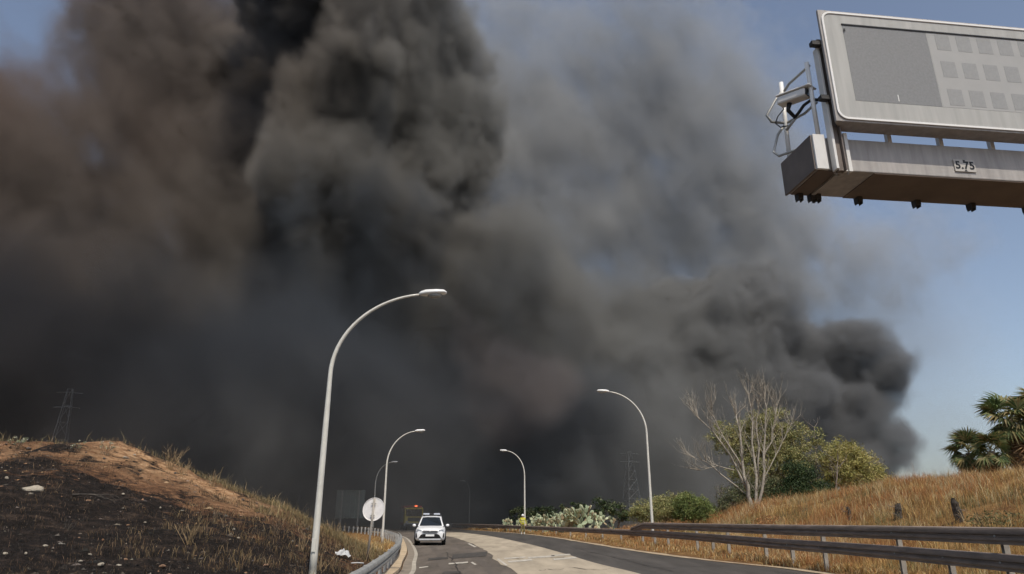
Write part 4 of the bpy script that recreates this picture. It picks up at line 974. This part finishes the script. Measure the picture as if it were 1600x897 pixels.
for _ in range(110):
    y = r.uniform(12, 27.5); x = rail_left(y)-r.uniform(1, 20)
    if x < -.8*y-1: continue
    mt = r.choice(('stone_red', 'stone_red', 'stone_red', 'stone_sooty', 'stone_sooty')); stone(x, y, r.uniform(.02, .07), mt, STONE[mt], r.randrange(999), mt[6:]+' stones on the hillside')
# clods, ash lumps and bits of charred wood strewn over the hillside
def clods():
    r = random.Random(31); mb = MB(); k = 0
    while k < 5000:
        y = 9+r.random()*21; x = rail_left(y)-.8-r.random()*20
        if x < -.82*y-2: continue
        k += 1; b = burn_at(x, y); s = r.uniform(.007, .026)*(2 if r.random() < .06 else 1); z = height(x, y)
        if r.random() < b+.1*fbm(x, y, .8, 2): c = r.choice([(.012, .011, .010)]*3+[(.035, .03, .026), (.09, .075, .06), (.20, .17, .14)])
        else: c = r.choice([(.20, .11, .06), (.30, .18, .10), (.12, .07, .042), (.42, .29, .17), (.03, .024, .02)])
        c = jit(c, .3, r); o = len(mb.v); a = r.uniform(0, 6.28); el = r.choice((1, 1, 1.6, 3.5)); ca, sa = math.cos(a), math.sin(a)
        for (px, py, pz) in ((-1, -.7, -.4), (1, -.6, -.4), (.2, 1, -.4), (r.uniform(-.4, .4), r.uniform(-.3, .3), r.uniform(.6, 1.1))):
            px *= el*s*1.3; py *= s*1.3; mb.v.append((x+px*ca-py*sa, y+px*sa+py*ca, z+pz*s*1.2+.004)); mb.c.append(c)
        mb.f += [(o, o+1, o+3), (o+1, o+2, o+3), (o+2, o, o+3)]
    tag(mb.build('soil_clods', 'straw', normals=False), 'loose clods and charred bits strewn over the burnt hillside', 'clods', kind='stuff')
clods()
def litter():
    hx, hy = hpt(534, 872); r = random.Random(5)
    mb = MB(); n = 8; v = []; 
    for j in range(6):
        for i in range(n):
            u, q = i/(n-1)-.5, j/5-.5; v.append((u*.48, q*.24, .10+.16*math.cos(u*3)*math.cos(q*3)+.09*MN.noise(Vector((u*5, q*5, 2)))+r.uniform(-.02, .02)))
    f = [(j*n+i, j*n+i+1, (j+1)*n+i+1, (j+1)*n+i) for j in range(5) for i in range(n-1)]; mb.add(v, f)
    o = mb.build('plastic_sheet', 'plastic_white'); o.location = (hx, hy, height(hx, hy)); o.rotation_euler = (.2, .15, .6); s = o.modifiers.new('t', 'SOLIDIFY'); s.thickness = .01
    tag(o, 'crumpled white plastic sheet on black ground behind the tall lamp', 'litter')
    hx, hy = hpt(548, 882); mb = MB(); mb.tube([(0, 0, .02), (.2, .02, .03), (.42, -.03, .02)], .02, 6); o = mb.build('plastic_strip', 'plastic_white'); o.location = (hx, hy, height(hx, hy)+.01); tag(o, 'thin white strip on the ground next to the crumpled plastic sheet', 'litter')
    hx, hy = hpt(112, 778); mb = MB(); branches(mb, (0, 0, .05), (1, .2, .12), .75, .03, 2, random.Random(3), -.05, .4); o = mb.build('charred_branch', 'char'); o.location = (hx, hy, height(hx, hy)); tag(o, 'charred branch lying on the slope near the large pale stone', 'branch')
litter()
# ------------------------------------------------------------------ far things in the smoke
def pylon(x, ytop, Y, base_z, label, wide=2.6, seed=0):
    t = at(x, ytop, Y); g = empty('lattice_pylon', (t.x, Y, base_z), R(20), label, 'pylon'); H = t.z-base_z; mb = MB(); lv = 8
    def cn(i, k): 
        wd = wide*(1-.82*i/lv)/2; return Vector(((-1, 1, 1, -1)[k]*wd, (-1, -1, 1, 1)[k]*wd, H*i/lv))
    for k in range(4):
        mb = MB(); mb.tube([cn(i, k) for i in range(lv+1)], .05, 4); mb.build('leg', 'pylon', g)
    mb = MB()
    for i in range(lv):
        for k in range(4):
            mb.tube([cn(i, k), cn(i+1, (k+1) % 4)], .035, 4); mb.tube([cn(i+1, k), cn(i+1, (k+1) % 4)], .03, 4)
    mb.build('bracing', 'pylon', g)
    for z in (.86, .97):
        mb = MB(); mb.tube([(-1.5, 0, H*z), (0, 0, H*z+.1), (1.5, 0, H*z)], .06, 4); mb.build('cross_arm', 'pylon', g)
pylon(110, 608, 90, 0, 'faint lattice pylon in the smoke behind the burnt hill', 3.0)
pylon(983, 706, 101, 0, 'faint lattice pylon in the smoke behind the cactus and shrubs', 2.6)
def sign_back():
    a = at(526, 766, 88); b = at(569, 810, 88); wd = b.x-a.x; hh = a.z-b.z; g = empty('large_road_sign', (a.x+wd/2, 88, 0), R(-6), 'large grey-green road sign seen from behind, dim in the smoke', 'road sign')
    nP = 6
    for k in range(nP):
        mb = MB(); mb.box((-wd/2+wd*(k+.5)/nP, 0, b.z+hh/2), (wd/nP-.02, .05, hh)); mb.build('panel', 'panel_back', g)
    for s in (-.3, .3):
        mb = MB(); mb.box((s*wd, -.1, (b.z+hh)/2), (.16, .14, b.z+hh)); mb.build('post', 'sign_rib', g)
    for z in (.15, .5, .85):
        mb = MB(); mb.box((0, -.045, b.z+hh*z), (wd, .04, .06)); mb.build('rib', 'sign_rib', g)
sign_back()
# ------------------------------------------------------------------ smoke
VOX=.95
def smoke(GROUPS,DOMAIN,COLS):
    ng=bpy.data.node_groups.new('smoke_field','GeometryNodeTree')
    ng.interface.new_socket('Geometry',in_out='OUTPUT',socket_type='NodeSocketGeometry')
    n=ng.nodes; L=ng.links.new
    out=n.new('NodeGroupOutput')
    def put(sock,v):
        if isinstance(v,bpy.types.NodeSocket): L(v,sock)
        else: sock.default_value=v
    def m(op,a,b=0.0,c=None,clamp=False):
        k=n.new('ShaderNodeMath'); k.operation=op; k.use_clamp=clamp
        put(k.inputs[0],a); put(k.inputs[1],b)
        if c is not None: put(k.inputs[2],c)
        return k.outputs[0]
    def vm(op,a,b=(0,0,0)):
        k=n.new('ShaderNodeVectorMath'); k.operation=op; put(k.inputs[0],a)
        if op!='LENGTH':
            if op=='SCALE': put(k.inputs['Scale'],b)
            else: put(k.inputs[1],b)
        return k.outputs['Value'] if op=='LENGTH' else k.outputs[0]
    def noise(p,scale,detail=3,rough=.55,col=False,dist=0.0):
        k=n.new('ShaderNodeTexNoise'); put(k.inputs['Vector'],p); k.inputs['Scale'].default_value=scale
        k.inputs['Detail'].default_value=detail; k.inputs['Roughness'].default_value=rough; k.inputs['Distortion'].default_value=dist
        return k.outputs['Color'] if col else k.outputs['Fac']
    def voro(p,scale,detail=2.0,rough=.55):
        k=n.new('ShaderNodeTexVoronoi'); k.feature='F1'; put(k.inputs['Vector'],p)
        k.inputs['Scale'].default_value=scale; k.inputs['Detail'].default_value=detail; k.inputs['Roughness'].default_value=rough
        k.normalize=True
        return k.outputs['Distance']
    def sstep(x,a,b):
        k=n.new('ShaderNodeMapRange'); k.interpolation_type='SMOOTHSTEP'; put(k.inputs['Value'],x)
        k.inputs['From Min'].default_value=a; k.inputs['From Max'].default_value=b
        return k.outputs[0]
    P=n.new('GeometryNodeInputPosition').outputs[0]
    w1=vm('SCALE',vm('SUBTRACT',noise(P,.022,2,col=True),(.5,.5,.5)),34.0)
    w2=vm('SCALE',vm('SUBTRACT',noise(P,.09,2,col=True),(.5,.5,.5)),9.0)
    w3=vm('SCALE',vm('SUBTRACT',noise(P,.26,3,.6,col=True),(.5,.5,.5)),4.5)
    w23=vm('ADD',w2,w3)
    Q=vm('ADD',vm('ADD',P,w1),w23)
    Qs=vm('ADD',P,w23)
    bil=m('SUBTRACT',.42,voro(Qs,.08,2.0,.6))      # rounded lobes
    sp=n.new('ShaderNodeSeparateXYZ'); L(Qs,sp.inputs[0]); cb=n.new('ShaderNodeCombineXYZ')
    L(m('ADD',sp.outputs[0],m('MULTIPLY',sp.outputs[2],.4)),cb.inputs[0]); L(sp.outputs[1],cb.inputs[1]); L(m('MULTIPLY',sp.outputs[2],.6),cb.inputs[2]); D=cb.outputs[0]
    fine=m('SUBTRACT',noise(D,.15,5,.7),.5)
    wisp=noise(D,.085,5,.7)
    big=m('SUBTRACT',noise(P,.028,4,.55),.5)
    def blobs(pts,base=None):
        acc=None
        for p in pts:
            if len(p)==2: c,r=p
            else:
                x,y,Y,rx,ry,rd=p; c=tuple(at(x,y,Y)); s=Y/1010.0; r=(rx*s,rd,ry*s)
            d=vm('MULTIPLY',vm('SUBTRACT',base or Q,c),(1/r[0],1/r[1],1/r[2]))
            v=m('SUBTRACT',1.0,vm('LENGTH',d))
            if acc is None: acc=v
            else:
                k=n.new('ShaderNodeMath'); k.operation='SMOOTH_MAX'; L(acc,k.inputs[0]); L(v,k.inputs[1]); k.inputs[2].default_value=.12; acc=k.outputs[0]
        return acc
    tot=None
    for g in GROUPS:
        s=blobs(g['pts'])
        s=m('ADD',s,m('MULTIPLY',bil,g['bil'])); s=m('ADD',s,m('MULTIPLY',fine,g['fine'])); s=m('ADD',s,m('MULTIPLY',big,g['big']))
        d=m('MULTIPLY',sstep(s,0.0,g['soft']),g['den'])
        if g.get('wisp'): d=m('MULTIPLY',d,m('ADD',1-g['wisp'],m('MULTIPLY',sstep(wisp,.33,.68),2*g['wisp'])))
        if tot is None: tot=d
        else:
            k=n.new('ShaderNodeMath'); k.operation='ADD'; L(tot,k.inputs[0]); L(d,k.inputs[1]); tot=k.outputs[0]
    # fade at the edges of the box
    vc=n.new('GeometryNodeVolumeCube'); put(vc.inputs['Density'],tot)
    lo,hi,res=DOMAIN
    vc.inputs['Min'].default_value=lo; vc.inputs['Max'].default_value=hi
    for i,ax in enumerate('XYZ'): vc.inputs['Resolution '+ax].default_value=int((hi[i]-lo[i])/res)
    mat=bpy.data.materials.new('smoke'); mat.use_nodes=True; t=mat.node_tree; t.nodes.clear()
    o=t.nodes.new('ShaderNodeOutputMaterial'); pv=t.nodes.new('ShaderNodeVolumePrincipled'); t.links.new(pv.outputs[0],o.inputs['Volume'])
    pv.inputs['Density'].default_value=1.0; pv.inputs['Anisotropy'].default_value=ANISO
    pv.inputs['Absorption Color'].default_value=(0,0,0,1)
    geo=t.nodes.new('ShaderNodeNewGeometry'); sx=t.nodes.new('ShaderNodeSeparateXYZ'); t.links.new(geo.outputs['Position'],sx.inputs[0])
    nz=t.nodes.new('ShaderNodeTexNoise'); nz.inputs['Scale'].default_value=.02; nz.inputs['Detail'].default_value=1; t.links.new(geo.outputs['Position'],nz.inputs['Vector'])
    ma=t.nodes.new('ShaderNodeMath'); ma.operation='MULTIPLY_ADD'; t.links.new(nz.outputs['Fac'],ma.inputs[0]); ma.inputs[1].default_value=90; t.links.new(sx.outputs['X'],ma.inputs[2])
    mr=t.nodes.new('ShaderNodeMapRange'); t.links.new(ma.outputs[0],mr.inputs['Value']); mr.inputs['From Min'].default_value=-70; mr.inputs['From Max'].default_value=120
    cr=t.nodes.new('ShaderNodeValToRGB'); t.links.new(mr.outputs[0],cr.inputs[0])
    e=cr.color_ramp.elements; e[0].position=0; e[0].color=(*COLS[0],1); e[1].position=1; e[1].color=(*COLS[-1],1)
    for i,cc in enumerate(COLS[1:-1]):
        q=e.new((i+1)/(len(COLS)-1)); q.color=(*cc,1)
    t.links.new(cr.outputs[0],pv.inputs['Color'])
    sm=n.new('GeometryNodeSetMaterial'); L(vc.outputs[0],sm.inputs['Geometry']); sm.inputs['Material'].default_value=mat
    L(sm.outputs[0],out.inputs[0])
    me=bpy.data.meshes.new('smoke'); ob=bpy.data.objects.new('smoke',me); sc.collection.objects.link(ob)
    me.materials.append(mat)
    md=ob.modifiers.new('field','NODES'); md.node_group=ng
    ob['kind']='stuff'
    return ob
ANISO=0.0
DARK_SMOKE=[(.30,.23,.20),(.335,.30,.27),(.43,.43,.415),(.34,.345,.355)]
PALE_SMOKE=[(.74,.74,.72),(.76,.78,.80)]
WARM_SMOKE=[(.62,.51,.44),(.62,.51,.44)]
PLUME=[
 # left brown mass
 dict(den=.13,soft=.6,bil=.5,fine=1.0,big=.9,wisp=.75,pts=[(100,450,140,360,330,42),(40,660,122,330,200,34),(330,640,125,300,240,34),(380,400,150,260,260,40),(560,560,138,260,240,40),(-60,220,150,160,260,40),(270,190,155,180,220,36),(110,290,148,130,130,34)]),
 # rising column, leaning back to the left
 dict(den=.26,soft=.24,bil=.85,fine=1.2,big=.6,wisp=.7,pts=[(500,0,124,150,160,22),(580,150,120,130,140,20),(520,270,120,110,120,18),(650,110,128,90,170,22),(600,360,124,130,110,20),(690,260,136,110,130,24)]),
 # dark mass behind the column
 dict(den=.20,soft=.25,bil=.7,fine=.8,big=.5,wisp=.6,pts=[(300,30,162,180,250,30),(400,200,165,140,260,30),(420,-120,150,220,160,34)]),
 # low dark bank over the road
 dict(den=.16,soft=.4,bil=.5,fine=.8,big=.7,wisp=.6,pts=[(560,760,120,420,190,28),(850,760,128,360,190,34),(1010,660,150,280,200,40),(740,560,150,260,200,44)]),
 # smoke drifting over the road on the left
 dict(den=.17,soft=.8,bil=.3,fine=.5,big=.5,wisp=.3,pts=[((-32,100,6),(36,31,26)),((-80,112,15),(52,36,34)),((-10,112,4),(22,24,18))]),
 # crisp plume at the right
 dict(den=.36,soft=.10,bil=1.0,fine=.75,big=.25,wisp=.4,pts=[(1060,660,142,200,150,24),(1190,620,138,140,120,22),(1290,580,137,85,75,18),(1365,635,138,60,80,16),(1305,690,138,90,80,18),(1120,540,146,110,110,24)]),
]
VEIL=[
 # paler grey smoke rising in front of the sky on the right
 dict(den=.085,soft=.9,bil=.5,fine=1.2,big=1.0,wisp=.75,pts=[(960,400,164,220,230,24),(830,250,166,300,420,26),(1040,260,168,260,420,28),(1180,340,172,150,240,26),(1000,-80,160,260,220,28)]),
 dict(den=.055,soft=.8,bil=.6,fine=1.4,big=1.6,wisp=.85,pts=[(1370,410,170,170,80,20),(1260,470,172,130,70,20),(1190,400,168,130,150,24)]),
 dict(den=.022,soft=1.0,bil=.2,fine=.4,big=.6,wisp=.3,pts=[(1440,700,175,260,190,24),(1400,520,175,220,200,24)]),
]
WARM=[dict(den=.13,soft=.8,bil=.5,fine=1.1,big=.8,wisp=.8,pts=[(790,645,95,75,75,9),(740,690,95,60,40,8)])]
SHADE_SMOKE=[dict(den=.13,soft=.4,bil=.5,fine=.6,big=1.1,wisp=.6,pts=[((-10,49,98),(60,28,16)),((-85,49,98),(60,28,16))])]  # smoke above the view, added to shade the low bank behind
o_=smoke(PLUME,((-150,66,-1),(135,200,136),VOX),DARK_SMOKE); tag(o_,'towering dark smoke from a fire, filling the view beyond the road','smoke')
o_=smoke(VEIL,((-45,112,-1),(160,202,150),VOX*1.25),PALE_SMOKE); tag(o_,'thin pale grey smoke in front of the blue sky','smoke')
o_=smoke(WARM,((-24,82,0),(20,110,34),.8),WARM_SMOKE); tag(o_,'faint warm brown patch of smoke above the end of the road','smoke')
o_=smoke(SHADE_SMOKE,((-160,15,76),(65,85,122),2.2),DARK_SMOKE); tag(o_,'unseen smoke added overhead to shade the low smoke','smoke')
